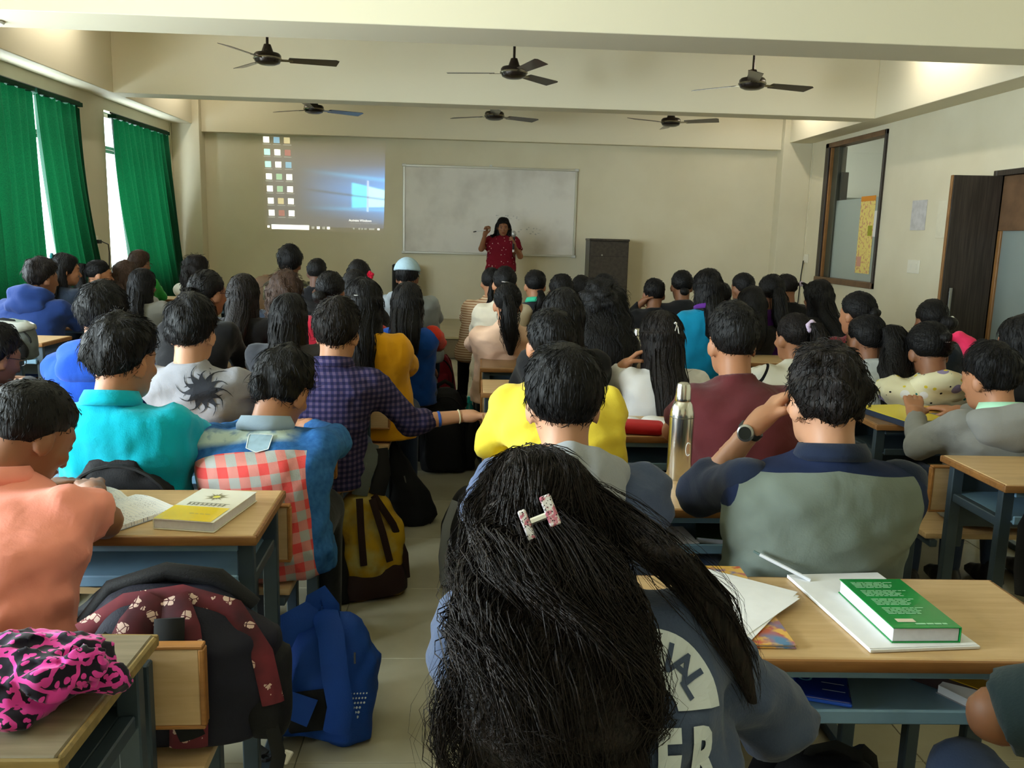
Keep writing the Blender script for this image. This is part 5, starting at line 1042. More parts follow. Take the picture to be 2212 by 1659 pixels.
# pink and white hood trim of the printed hoodie
c = cart; f = Field((-.03, -.2, -.16), (.17, .0, .06), .012); f.chain([(.03, -.12, .03), (.07, -.135, .035), (.105, -.14, .0), (.12, -.14, -.06)], [.014, .02, .03, .036], .02); V, Q = f.net(); link('pink_cap_tip', mesh('pink_cap_tip', c['lw'](V), Q, True), PINKC, c['body'])
f = Field((-.02, -.18, -.01), (.07, -.08, .07), .01); f.ell((.02, -.122, .028), (.024, .02, .022), k=0); V, Q = f.net(); link('pompom', mesh('pompom', c['lw'](V), Q, True), WHITE, c['body'])
f = Field((.05, -.2, -.15), (.19, -.08, -.04), .01); f.ell((.122, -.14, -.095), (.046, .042, .016), k=0); V, Q = f.net(); link('cap_trim', mesh('cap_trim', c['lw'](V), Q, True), WHITE2, c['body'])
hood(PRINT, 1.0)(cart)

# ------------------------------------------------------------------ the girl in the foreground
SLATE2 = cloth('slate_melange', (66, 78, 104), .3, .22)
HAIRH = hairmat('hair_foreground', (16, 12, 11), (40, 31, 28))
def hero_hair(c):
    lw, S, N = c['lw'], c['S'], c['N']; parts = []; L = lambda x, y, Y: aty(x, y, Y)-c['O']
    def on(x, y, o):                           # a point lying on the hoodie, lifted towards the room behind her
        p = px_local(c, x, y); v = unit(CAM-c['O']-p) if p is not None else None; return p+v*o if p is not None else L(x, y, .98)
    main = [lw((.0, -.06, .085)), lw((.0, -.105, .045)), L(1168, 1190, 1.035), on(1180, 1300, .05), on(1190, 1420, .05), on(1192, 1560, .05), L(1190, 1720, .88), L(1188, 1900, .86)]
    a = [.03, .054, .084, .100, .110, .114, .114, .095]; b = [.02, .035, .05, .056, .056, .054, .05, .04]
    parts.append(core(main, np.array(a)*.86, np.array(b)*.8, 20)); parts.append(bundle(main, a, b, 950, .001, .018, 3.0, 3, m=22, edge=.7)); parts.append(bundle(main, np.array(a)*.98, np.array(b)*1.14, 750, .0008, .028, 4.2, 4, m=26, edge=.85)); parts.append(bundle(main, np.array(a)*1.10, np.array(b)*1.2, 110, .0004, .028, 3.0, 6, m=20, edge=.9))
    rt = [lw((.035, -.06, .082)), lw((.075, -.055, .035)), L(1345, 1130, 1.08), on(1440, 1205, .03), on(1535, 1300, .025), on(1590, 1410, .022), on(1625, 1515, .018)]
    ra = [.022, .026, .03, .033, .030, .022, .008]; rb = [.016, .02, .024, .024, .02, .016, .008]
    parts.append(core(rt, np.array(ra)*.8, np.array(rb)*.8, 12)); parts.append(bundle(rt, ra, rb, 260, .001, .008, 2.0, 8, m=16)); parts.append(bundle(rt, np.array(ra)*1.4, np.array(rb)*1.5, 60, .0004, .014, 2.0, 9, m=20, edge=.9))
    md = [lw((.02, -.075, .075)), lw((.05, -.095, .02)), L(1285, 1190, 1.03), on(1315, 1300, .035), on(1335, 1420, .03), on(1342, 1560, .03), L(1345, 1750, .90)]
    ma = [.02, .026, .034, .04, .04, .036, .02]; parts.append(core(md, np.array(ma)*.8, np.array(ma)*.6, 12)); parts.append(bundle(md, ma, np.array(ma)*.8, 260, .001, .016, 3.0, 15, m=18))
    lf = [lw((-.035, -.05, .085)), lw((-.082, -.045, .03)), L(1050, 1190, 1.06), on(1085, 1320, .04), on(1095, 1460, .04), on(1085, 1620, .04), L(1075, 1800, .88)]
    la = [.022, .026, .03, .038, .044, .046, .036]
    parts.append(core(lf, np.array(la)*.8, np.array(la)*.6, 12)); parts.append(bundle(lf, la, np.array(la)*.7, 320, .001, .014, 2.6, 12, m=18)); parts.append(bundle(lf, np.array(la)*1.3, np.array(la)*1.0, 120, .0004, .026, 2.8, 13, m=22, edge=.9))
    V, Q = join(parts); link('loose_hair', mesh('loose_hair', V, Q, True), HAIRH, c['body'])
hero = person('girl in a slate hoodie writing in the foreground with long loose hair', (1156, 1150), 1.13, SLATE2, 'long', hm=HAIRH, q=3, skin=0, hip=(.235, .93), by=.0, hy=.18, hp=-.62, bw=.9, neckdrop=-.065, tail=dict(end=.75, w=.05), hs=.96, hairkw=dict(th=.012, ns=2200, slen=.06, lift=.006, wave=.003, wid=.001, rough=.002), wr=.006, extras=[hero_hair], trousers=JEANS,
    arms={1: ((.205, .18, .80), (.05, .38, .80)), -1: ((-.18, .24, .80), (-.08, .42, .80))})
# metal clip: two speckled plates joined by a bar
g = newmat('clip_enamel', (216, 210, 214), rough=.3, metal=.3); g.xyz(); v = g.n('ShaderNodeTexVoronoi'); v.inputs['Scale'].default_value = 330; g.l(g.v, v.inputs['Vector']); g.color(g.mix(g.math('LESS_THAN', v.outputs['Distance'], .30), g.mix(g.ramp(g.noise(160, 2), .5, .6), (222, 218, 222), (190, 110, 130)), (60, 44, 50)))
Vh = np.array([v_.co[:] for o in hero['body'].children if o.name.startswith('loose_hair') for v_ in o.data.vertices]); Rb = rotm(hero['by'])
def hero_front(x, y):                         # first hair point met on the line of sight
    d = _ray(x, y); d = d/np.linalg.norm(d); o = CAM-hero['O']; r = Vh-o; t = r @ d; m = np.linalg.norm(r-t[:, None]*d, axis=1) < .014; return o+d*(t[m].min()-.004) if m.any() else o+d*1.15
pc = hero_front(1165, 1118); nrm = unit(CAM-hero['O']-pc); upv = unit(np.array([-.15, .35, 1.0])-nrm*(np.array([-.15, .35, 1.0]) @ nrm)); rv = np.cross(upv, nrm)
M = Matrix(((rv[0], upv[0], nrm[0], pc[0]), (rv[1], upv[1], nrm[1], pc[1]), (rv[2], upv[2], nrm[2], pc[2]), (0, 0, 0, 1)))
k = empty('hair_clip', (0, 0, 0), parent=hero['body']); k.matrix_local = M @ Matrix.Rotation(math.radians(14), 4, 'Z')
for x0, x1, y0, y1 in ((-.022, -.012, -.022, .016), (.008, .022, -.016, .022)): MB().cbox(x0, x1, y0, y1, -.002, .003, .002, 2).obj('clip_plate', g.m, k)
MB().cbox(-.013, .01, -.005, .003, -.003, .002, .002).obj('clip_bar', SILV, k)
# print on the back of the hoodie
pr_ = px_local(hero, 1482, 1562)
if pr_ is not None:
    ux, uy = (1, 0, 0), (0, .35, .94); S_ = .00066
    R0 = .075; arc = [(-.03+R0*1.05*math.cos(a), .012+R0*1.15*math.sin(a)) for a in np.linspace(.0, 1.75, 16)]; inner = [(-.03+R0*.30*math.cos(a), .012+R0*.34*math.sin(a)) for a in np.linspace(1.75, .0, 10)]
    m = len(arc); v = arc+inner; decal(hero, [shape(v)], pr_, ux, uy, PRW, 'arched_badge', .004)
    for ch, a in (('I', 1.22), ('A', .86), ('L', .47)):
        tv, tf = text_mesh(ch, .044, .0012); ca, sa = math.cos(a-PI/2), math.sin(a-PI/2); cx, cy = -.03+R0*.70*math.cos(a), .012+R0*.76*math.sin(a)
        decal(hero, [([(cx+p[0]*ca-p[1]*sa, cy+p[0]*sa+p[1]*ca) for p in tv], tf)], pr_, ux, uy, SLATE2, 'badge_letter', .0055)
    for ch, cx in (('E', -.022), ('R', .024)):
        tv, tf = text_mesh(ch, .095, .004); decal(hero, [([(cx+p[0]*.62, -.044+p[1]) for p in tv], tf)], pr_, ux, uy, PRW, 'print_letter', .004)
# neighbour at the right edge
nb = person('student at the bottom right edge, bare elbow in a dark teal sleeve', (0, 0), 1, TEALD, 'short', q=1, skin=1, headw=(1.10, 1.0, 1.15), hip=(1.02, .985), sleeve='short', slv=.95, arms={-1: ((-.265, .10, .815), (.0, .10, .80)), 1: ((.24, .2, .80), (.28, .38, .80))}, bw=1.1)

# ------------------------------------------------------------------ the lecturer
def side_locks(c):
    lw, S, N = c['lw'], c['S'], c['N']; ps = []
    for s in (-1, 1):
        cl = [lw((s*.05, -.02, .09)), lw((s*.086, -.01, .02)), lw((s*.092, -.01, -.06)), lw((s*.098, -.015, -.12)), S[s]+np.array([-s*.02, .03, .06]), S[s]+np.array([-s*.05, .07, .0])]; a = [.012, .016, .019, .022, .022, .012]
        ps.append(core(cl, np.array(a)*.85, np.array(a)*.85, 10)); ps.append(bundle(cl, a, a, 70, .0022, .010, 3, 5, m=14))
    V, Q = join(ps); link('side_hair', mesh('side_hair', V, Q, True), HAIR, c['body'])
HT = aty(1087, 489, 11.55)
teach = person('lecturer in a maroon dotted blouse holding a microphone and marker', (0, 0), 1, DOTS, 'long', q=2, skin=1, headw=tuple(HT), hip=(HT[0]-.02, 11.55), by=PI, hy=.0, hp=-.22, seat=.93, hem=.985, legs='stand', trousers=BLACKP, bw=1.16, sleeve='short', tail=dict(end=.8, w=.06), hands=('grip', 'grip'), hairkw=dict(th=.010), extras=[side_locks], face=True,
    arms={1: ((.265, .04, 1.275), (.225, .17, 1.45), (-.2, .35, .9), (.5, -.8, .2)), -1: ((-.255, .05, 1.19), (-.165, .22, 1.32), (.15, .55, .75), (-.8, .3, .3))})
Wm = np.array([-teach['W'][-1][0], -teach['W'][-1][1], teach['W'][-1][2]])+teach['O']
mc = empty('microphone', (Wm[0]-.015, Wm[1]-.062, Wm[2]-.02)); MB().tube([(0, .02, -.02), (0, 0, .14)], [.013, .019], 12).obj('handle', mat('mic_black', (26, 26, 28), rough=.4), mc); MB().lathe([(.012, .14), (.026, .15), (.033, .175), (.030, .20), (.016, .22)], 16).obj('grille', mat('mic_grille', (166, 166, 168), rough=.35, metal=.7), mc, smooth=True); MB().tube([(0, .02, -.02), (0, .026, -.05)], .013, 10).obj('base_ring', mat('mic_white', (226, 226, 222), rough=.4), mc)
tag(mc, 'silver headed microphone held by the lecturer', 'microphone')
Wr = np.array([-teach['W'][1][0], -teach['W'][1][1], teach['W'][1][2]])+teach['O']
mk = empty('marker_pen', (Wr[0]-.03, Wr[1]-.06, Wr[2]+.06)); MB().tube([(-.08, 0, -.01), (.04, 0, .01)], .007, 8).obj('barrel', mat('marker_white', (200, 200, 200), rough=.4), mk); MB().tube([(-.12, 0, -.017), (-.08, 0, -.01)], .0075, 8).obj('cap', mat('marker_cap', (30, 30, 34), rough=.4), mk); tag(mk, 'whiteboard marker in the raised hand of the lecturer', 'marker')
# ================================================================== bags
def bagcloth(nm, c, var=.15, rough=.7): return mat('bag_'+nm, c, rough=rough, bump=(260, .3, .003), var=(9, var), spec=.25)
BBLK = bagcloth('black', (20, 20, 23)); BBLU = bagcloth('blue', (24, 70, 158)); BDN = bagcloth('dark_blue', (30, 30, 44)); BGRY = bagcloth('grey', (92, 98, 98)); BRED = bagcloth('red', (150, 26, 46)); BBRN = bagcloth('dark_brown', (44, 26, 24)); WEB = mat('webbing_black', (16, 17, 18), rough=.8); SILG = mat('reflective_grey', (128, 130, 134), rough=.4); ZIP = mat('zip_metal', (150, 150, 146), rough=.3, metal=.8)
g = newmat('bag_floral', (74, 34, 42), rough=.7, spec=.25); g.xyz(); v = g.n('ShaderNodeTexVoronoi'); v.inputs['Scale'].default_value = 26; g.l(g.v, v.inputs['Vector']); pet = g.math('ADD', v.outputs['Distance'], g.math('MULTIPLY', g.noise(60, 3), .5)); v2 = g.n('ShaderNodeTexVoronoi', feature='DISTANCE_TO_EDGE'); v2.inputs['Scale'].default_value = 60; g.l(g.v, v2.inputs['Vector'])
msk = g.math('MULTIPLY', g.math('LESS_THAN', pet, .58), g.math('GREATER_THAN', v2.outputs['Distance'], .05)); g.color(g.mix(msk, g.mix(g.ramp(g.noise(9, 3), .4, .65), (62, 28, 36), (112, 42, 52)), (206, 178, 166))); FLORAL = g.m
g = newmat('bag_yellow_tie_dye', (168, 136, 30), rough=.7, spec=.25); g.xyz(); g.color(g.mix(g.ramp(g.noise(11, 4), .42, .62), (176, 140, 28), g.mix(g.ramp(g.noise(7, 3), .45, .6), (176, 160, 92), (110, 76, 16)))); YELB = g.m
def solid(nm, st, m, parent, h=.013, e=3.0, wr=.004, seed=1, extra=None):
    st = np.array(st, float); f = Field((-.4, -.3, st[:, 0].min()), (.4, .3, st[:, 0].max()), h); f.torso(st, 0, e)
    if extra: extra(f)
    X, Y, Z = f.all(); f.F = f.F+wob(34, wr, seed)(X, Y, Z)+wob(80, wr*.4, seed+2)(X, Y, Z); V, Q = f.net(); return link(nm, mesh(nm, V, Q, True), m, parent)
def strap(pts, w, m, parent, nm='strap', flat=(0, 1, 0)): return MB().tube(pts, w, 8, flat=flat).obj(nm, m, parent, smooth=True)
def rounded(w, d, h, top=.6, bulge=1.0): return [(0, 0, 0, w*.44, d*.40), (.03*h, 0, 0, w*.49, d*.47), (.35*h, 0, 0, w*.5, d*.5*bulge), (.65*h, 0, 0, w*.47, d*.45), (.85*h, 0, 0, w*.5*(top*.5+.45), d*.36), (.95*h, 0, 0, w*.5*top, d*.26), (h, 0, 0, w*.5*top*.6, d*.12)]
def backpack(label, loc, rot, w, d, h, main, pocket, trim, seed, straps=True, top=.6):
    e = empty('backpack', loc, rot=rot); solid('body', rounded(w, d, h, top), main, e, seed=seed)
    solid('front_pocket', [(z*.62+.04*h, x, y-d*.40, a*.8, b*.42) for z, x, y, a, b in rounded(w, d, h, .75)], pocket, e, seed=seed+5)
    zp = [(w*.44*math.cos(a), -d*.30, h*.52+h*.40*math.sin(a)) for a in np.linspace(-.3, PI+.3, 16)]; MB().tube(zp, .006, 6).obj('zip', trim, e)
    strap([(-.05, .0, h*.96), (-.045, -.01, h*1.04), (0, -.015, h*1.09), (.045, -.01, h*1.04), (.05, 0, h*.96)], .014, trim, e, 'handle')
    if straps:
        for s in (-1, 1): strap([(s*.06, d*.4, h*.92), (s*.10, d*.62, h*.8), (s*.13, d*.74, h*.5), (s*.15, d*.6, h*.2), (s*.17, d*.42, h*.06)], .032, main, e, 'shoulder_strap')
    return tag(e, label, 'bag')
# blue backpack on the floor in the aisle, straps towards the camera
e = empty('backpack', (-.44, 2.36, 0), rot=(-.20, .06, -.15)); tag(e, 'bright blue backpack with white dots standing on the aisle floor', 'bag')
solid('body', rounded(.34, .20, .36, .55), BBLU, e, seed=3, wr=.007)
for s, pts in ((-1, [(-.02, -.06, .37), (-.085, -.11, .33), (-.12, -.135, .22), (-.085, -.15, .13), (.02, -.135, .10)]), (1, [(.0, -.06, .37), (.045, -.12, .32), (.075, -.145, .22), (.10, -.14, .13), (.09, -.12, .05)])): strap(pts, .038, BBLU, e, 'shoulder_strap', flat=(.2, -1, .2))
strap([(-.04, -.05, .345), (-.03, -.07, .40), (-.005, -.075, .425), (.02, -.065, .39), (.02, -.04, .34)], .026, BBLU, e, 'handle', flat=(0, -1, .2)); MB().cbox(-.04, .085, -.118, -.104, .035, .15, .006, M=Matrix.Rotation(-.25, 4, 'Y')).obj('mesh_panel', BBLK, e)
solid('side_panel', [(z*.9, x-.15, y-.01, a*.2, b*.9) for z, x, y, a, b in rounded(.34, .2, .36, .6)], BBLK, e, seed=4); strap([(-.15, -.1, .18), (-.18, -.14, .08), (-.12, -.2, .01), (-.07, -.24, .008)], .02, WEB, e, 'webbing'); MB().tube([(-.06+.014*math.cos(a), -.255+.018*math.sin(a), .012) for a in np.linspace(0, 2*PI, 12)], .005, 6).obj('buckle', BBLK, e)
dots = MB()
for i in range(9):
    for j in range(11-i//3):
        r = .0022+.0004*i; x = .075+.008*j-.002*i; z = .155-.0135*i; yy = -.100+.55*max(0, x-.10)
        dots.lathe([(r, -.0015), (r, .0015)], 6, M=Matrix.Translation((x, yy-.002, z)) @ Matrix.Rotation(PI/2, 4, 'X'))
tag(dots.obj('dot_print', mat('print_pale', (206, 214, 222), rough=.6), e), kind='stuff'); MB().tube([(.11, -.085, .27), (.115, -.09, .24)], .003, 5).obj('zip_pull', ZIP, e)
# yellow and brown backpack
e = empty('backpack', (-.40, 3.36, 0), rot=(-.05, -.06, .3)); tag(e, 'yellow and dark brown backpack leaning against the bench', 'bag')
solid('body', rounded(.30, .20, .44, .45), YELB, e, seed=8, wr=.008); solid('base_panel', [(z*.36, x, y-.012, a*1.03, b*1.02) for z, x, y, a, b in rounded(.30, .20, .44, .9)], BBRN, e, seed=9); solid('side_panel', [(z*.97, x-.125, y-.01, a*.24, b*.95) for z, x, y, a, b in rounded(.30, .20, .44, .45)], BBLK, e, seed=10)
for pts in ([(-.03, -.105, .43), (-.035, -.118, .3), (-.035, -.122, .16)], [(.02, -.1, .42), (.05, -.118, .28), (.07, -.12, .16)], [(.03, -.085, .43), (.10, -.085, .30), (.145, -.06, .16), (.15, -.04, .05)]): strap(pts, .014, BBRN, e, 'piping', flat=(0, -1, 0))
strap([(-.02, -.05, .43), (.0, -.06, .5), (.03, -.05, .56), (.05, -.0, .62)], .032, BGRY, e, 'shoulder_strap', flat=(0, -1, 0)); strap([(.05, -.04, .42), (.08, -.04, .5), (.08, -.01, .6)], .034, BBLK, e, 'shoulder_strap', flat=(0, -1, 0))
# black slender bag
e = empty('shoulder_bag', (-.31, 4.26, 0), rot=(0, 0, .2)); tag(e, 'slim black bag slumped in the aisle beyond the yellow backpack', 'bag')
solid('body', [(0, .0, 0, .12, .10), (.04, .01, 0, .13, .11), (.16, .0, 0, .10, .085), (.28, -.04, 0, .06, .06), (.40, -.075, 0, .03, .035), (.45, -.085, 0, .02, .02)], BBLK, e, seed=12, wr=.006); strap([(-.085, 0, .44), (-.10, 0, .5), (-.12, .0, .56)], .018, WEB, e); MB().tube([(-.03, -.07, .26), (-.02, -.075, .22)], .004, 5).obj('zip_pull', ZIP, e)
# sports bag with silver stripe
e = empty('sports_bag', (.01, 3.47, 0), rot=(0, 0, -.25)); tag(e, 'black sports bag with silver stripes at the aisle desk end', 'bag')
solid('body', rounded(.24, .26, .42, .5), BBLK, e, seed=14); strap([(-.045, -.075, .38), (-.075, -.105, .28), (-.085, -.122, .15), (-.075, -.122, .03)], .020, SILG, e, 'reflective_stripe', flat=(-.2, -1, .1)); MB().tube([(-.01, -.09, .38), (-.02, -.125, .26), (-.02, -.138, .14), (-.015, -.13, .03)], .003, 6).obj('piping', SILG, e); strap([(.0, 0, .41), (.02, .01, .46), (.06, .02, .44)], .02, WEB, e, 'handle')
backpack('red backpack on the aisle floor beyond the blue kurta', (-.29, 7.25, 0), (0, 0, .1), .30, .2, .46, BRED, BRED, WEB, 21)
e = backpack('black backpack propped at the brown-topped aisle desk', (-.16, 5.25, 0), (0, 0, .1), .30, .22, .52, BBLK, BBLK, WEB, 22); solid('side_pocket', [(z*.32, x+.155, y, .045, .06) for z, x, y, a, b in rounded(.3, .22, 1.0, .8)], BBLK, e, seed=28)
backpack('black backpack between the turquoise shirt and the open notebook desk', (-.99, 2.392, .449), (0, 0, 0), .36, .07, .385, BBLK, BBLK, WEB, 23, straps=False, top=.42)
e = backpack('grey backpack in clear plastic on the desk at the left edge', (-2.46, 4.62, .752), (0, 0, .2), .30, .20, .19, BGRY, BBLK, WEB, 24, straps=False, top=.9); solid('plastic_cover', [(.15, 0, 0, .15, .10), (.175, 0, 0, .14, .09), (.20, 0, 0, .10, .06)], mat('shiny_plastic', (176, 180, 178), rough=.12, spec=.8), e, seed=25, wr=.008)
e = backpack('dark backpack on the bench at the right edge', (1.80, 2.20, .45), (0, 0, .1), .34, .22, .42, BBLK, bagcloth('plum', (58, 36, 58)), WEB, 26)
e = backpack('black backpack on the floor under the green book desk', (.78, 1.62, 0), (0, 0, -.2), .30, .2, .40, BBLK, BBLK, WEB, 27)
# floral backpack on the bench beside the salmon shirt
e = empty('backpack', (-.60, 1.655, .449), rot=(-.06, .04, .12)); tag(e, 'black backpack with maroon floral trim on the bench', 'bag'); e.scale = (1, 1, .86)
solid('body', rounded(.42, .22, .36, .62), BDN, e, seed=31, wr=.006)
for sgn, pts in ((-1, [(-.10, -.10, .10), (-.09, -.112, .2), (-.05, -.10, .30), (-.02, -.06, .345)]), (1, [(.05, -.115, .02), (.05, -.122, .16), (.03, -.10, .29), (.0, -.06, .345)])): strap(pts, .036, FLORAL, e, 'floral_strap', flat=(0, -1, .2))
strap([(-.16, -.07, .27), (-.08, -.06, .335), (.02, -.055, .352), (.12, -.06, .32), (.18, -.08, .22), (.205, -.085, .10)], .022, FLORAL, e, 'floral_piping', flat=(0, -1, .5)); strap([(-.12, -.11, .27), (-.04, -.135, .22), (.02, -.14, .17), (.06, -.13, .05)], .024, WEB, e, 'webbing', flat=(0, -1, .2)); strap([(.01, -.11, .32), (.015, -.135, .22), (.03, -.14, .14)], .028, WEB, e, 'webbing', flat=(0, -1, .2))
MB().tube([(-.17, 0, .26), (-.12, .0, .345), (-.02, 0, .385), (.08, 0, .37), (.15, 0, .30)], .022, 10).obj('handle', BBLK, e, smooth=True); solid('side_pocket', [(z*.55, x+.19, y, a*.22, b*.8) for z, x, y, a, b in rounded(.42, .22, .36, .8)], BBLK, e, seed=33); strap([(.19, -.08, .1), (.22, -.1, -.02), (.2, -.1, -.15), (.17, -.12, -.25)], .014, WEB, e, 'webbing', flat=(0, -1, 0)); MB().cbox(.215, .235, -.10, -.094, .05, .085, .003, M=Matrix.Rotation(.4, 4, 'Y')).obj('tag', mat('tag_white', (210, 206, 196), rough=.6), e)
# pink scarf
g = newmat('scarf_print', (222, 66, 160), rough=.85, spec=.15, sheen=.2); g.xyz(); nz = g.n('ShaderNodeTexNoise'); nz.inputs['Scale'].default_value = 20; g.l(g.v, nz.inputs['Vector']); ad = g.n('ShaderNodeVectorMath', operation='MULTIPLY_ADD'); g.l(nz.outputs['Color'], ad.inputs[0]); ad.inputs[1].default_value = (.035, .035, .035); g.l(g.v, ad.inputs[2])
vo = g.n('ShaderNodeTexVoronoi'); vo.inputs['Scale'].default_value = 78; g.l(ad.outputs[0], vo.inputs['Vector']); sp1 = g.math('LESS_THAN', vo.outputs['Distance'], .40); vb = g.n('ShaderNodeTexVoronoi', feature='DISTANCE_TO_EDGE'); vb.inputs['Scale'].default_value = 20; g.l(ad.outputs[0], vb.inputs['Vector']); ln = g.math('LESS_THAN', vb.outputs['Distance'], .055)
big = g.ramp(g.noise(9, 1), .64, .66); g.color(g.mix(g.math('MAXIMUM', g.math('MAXIMUM', sp1, ln), big), (24, 18, 34), g.mix(g.ramp(g.noise(6, 2), .3, .7), (228, 72, 168), (206, 58, 150)))); SCARF = g.m
f = Field((-.22, -.12, 0), (.16, .13, .14), .005); r = np.random.default_rng(3)
f.ell((-.04, .0, .045), (.13, .085, .055), k=0)
for k in range(15): f.ell((r.uniform(-.15, .09), r.uniform(-.07, .07), r.uniform(.03, .075)), (r.uniform(.02, .05), r.uniform(.015, .035), r.uniform(.02, .035)), R=rotm(r.uniform(0, 3), r.uniform(-.6, .6)), k=.012)
f.ell((.095, -.01, .03), (.03, .02, .022), k=.01); f.ell((-.01, -.085, .02), (.05, .025, .02), R=rotm(.5), k=.012); X, Y, Z = f.all(); f.F = f.F+np.abs(wob(75, .013, 4)(X, Y, Z))-.006+np.abs(wob(150, .004, 5)(X, Y, Z)); f.cut(lambda X, Y, Z: .002-Z+0*X); V, Q = f.net()
sc = link('scarf', mesh('scarf', V, Q, True), SCARF, None, (-.64, 1.245, .75), (0, 0, .12)); tag(sc, 'crumpled pink and black floral scarf on the worn desk', 'scarf')

# ================================================================== books, paper and bottles
PAGE = mat('page_block', (216, 216, 224), rough=.8, var=(90, .06))
def frame_from(cs, z):                        # measured corners near-left, near-right, far-right, far-left -> centre, turn, width, depth
    P = [atz(x, y, z) for x, y in cs]; c = sum(P)/4; ex = (P[1]-P[0]+P[2]-P[3])/2; ey = (P[3]-P[0]+P[2]-P[1])/2; return c, math.atan2(ex[1], ex[0]), np.linalg.norm(ex[:2]), np.linalg.norm(ey[:2])
def book(label, c, a, w, d, t, z0, cover, back=None, name='book', spine=-1):
    e = empty(name, (c[0], c[1], z0), a); x = w/2; y = d/2
    MB().cbox(-x, x, -y, y, t-.002, t, .0006).obj('front_cover', cover, e); MB().cbox(-x, x, -y, y, 0, .002, .0006).obj('back_cover', back or cover, e)
    MB().cbox(-x+.002, x-.003, -y+.003, y-.003, .002, t-.002, .0008).obj('pages', PAGE, e)
    if spine: MB().cbox(*sorted((spine*x, spine*(x-.002))), -y, y, .002, t-.002, .0005).obj('spine', back or cover, e)
    return tag(e, label, 'book')
def flat(e, polys, z, m, nm):
    b = MB()
    for v, f_ in polys: b.add([(p[0], p[1], z) for p in v]+[(p[0], p[1], z-.0004) for p in v], [tuple(q) for q in f_])
    return b.obj(nm, m, e)
def bars(b, x0, x1, y, n, h, gap, r): 
    x = x0
    while x < x1-.004: L = r.uniform(.006, .02); b.append(([(x, y), (min(x+L, x1), y), (min(x+L, x1), y+h), (x, y+h)], [(0, 1, 2, 3)])); x += L+gap
# yellow and white textbook on the notebook desk
c, a, w, d = frame_from(((337, 1118), (467, 1130), (550, 1060), (430, 1055)), .778)
CW_ = mat('cover_ivory', (226, 222, 206), rough=.25, coat=.4); e = book('white and yellow textbook with a mandala on its cover', c, a, w, d, .026, .751, CW_, CW_); x, y = w/2, d/2
flat(e, [([(-x+.001, -y+.001), (x-.008, -y+.001), (x-.008, -.02), (-x+.001, -.02)], [(0, 1, 2, 3)])], .0266, mat('cover_yellow', (238, 206, 40), rough=.22, coat=.5), 'yellow_panel')
ol = mat('print_olive', (128, 122, 88), rough=.5); man = []
for k in range(8):
    for L, wd in ((.034, .010), (.022, .012)):
        t0 = 2*PI*k/8+(0 if L > .03 else PI/8); man.append(([(.012*math.cos(t0-.3)-.005, .062+.012*math.sin(t0-.3)), (L*math.cos(t0)-.005, .062+L*math.sin(t0)), (.012*math.cos(t0+.3)-.005, .062+.012*math.sin(t0+.3))], [(0, 1, 2)]))
flat(e, man, .0266, ol, 'mandala'); flat(e, [([(-.005+.009*math.cos(t), .062+.009*math.sin(t)) for t in np.linspace(0, 6.28, 12, endpoint=False)], [tuple(range(12))])], .0268, mat('print_yellow', (206, 196, 70), rough=.5), 'mandala_centre')
ttl = []; r = np.random.default_rng(2); x0 = -.05
for k in range(9):                           # headline lettering hanging from a top bar
    ttl.append(([(x0, -.012), (x0+.003, -.012), (x0+.003, .008), (x0, .008)], [(0, 1, 2, 3)])); ttl.append(([(x0+.003, -.006+.004*r.random()), (x0+.009, -.010+.006*r.random()), (x0+.009, -.005), (x0+.003, -.001)], [(0, 1, 2, 3)])); x0 += .0115
ttl.append(([(-.052, .008), (.055, .008), (.055, .010), (-.052, .010)], [(0, 1, 2, 3)])); flat(e, ttl, .0267, mat('print_grey', (110, 108, 92), rough=.5), 'title_lettering'); bb = []; bars(bb, -.01, .045, -.075, 1, .0025, .003, r); flat(e, bb, .0268, ol, 'small_print')
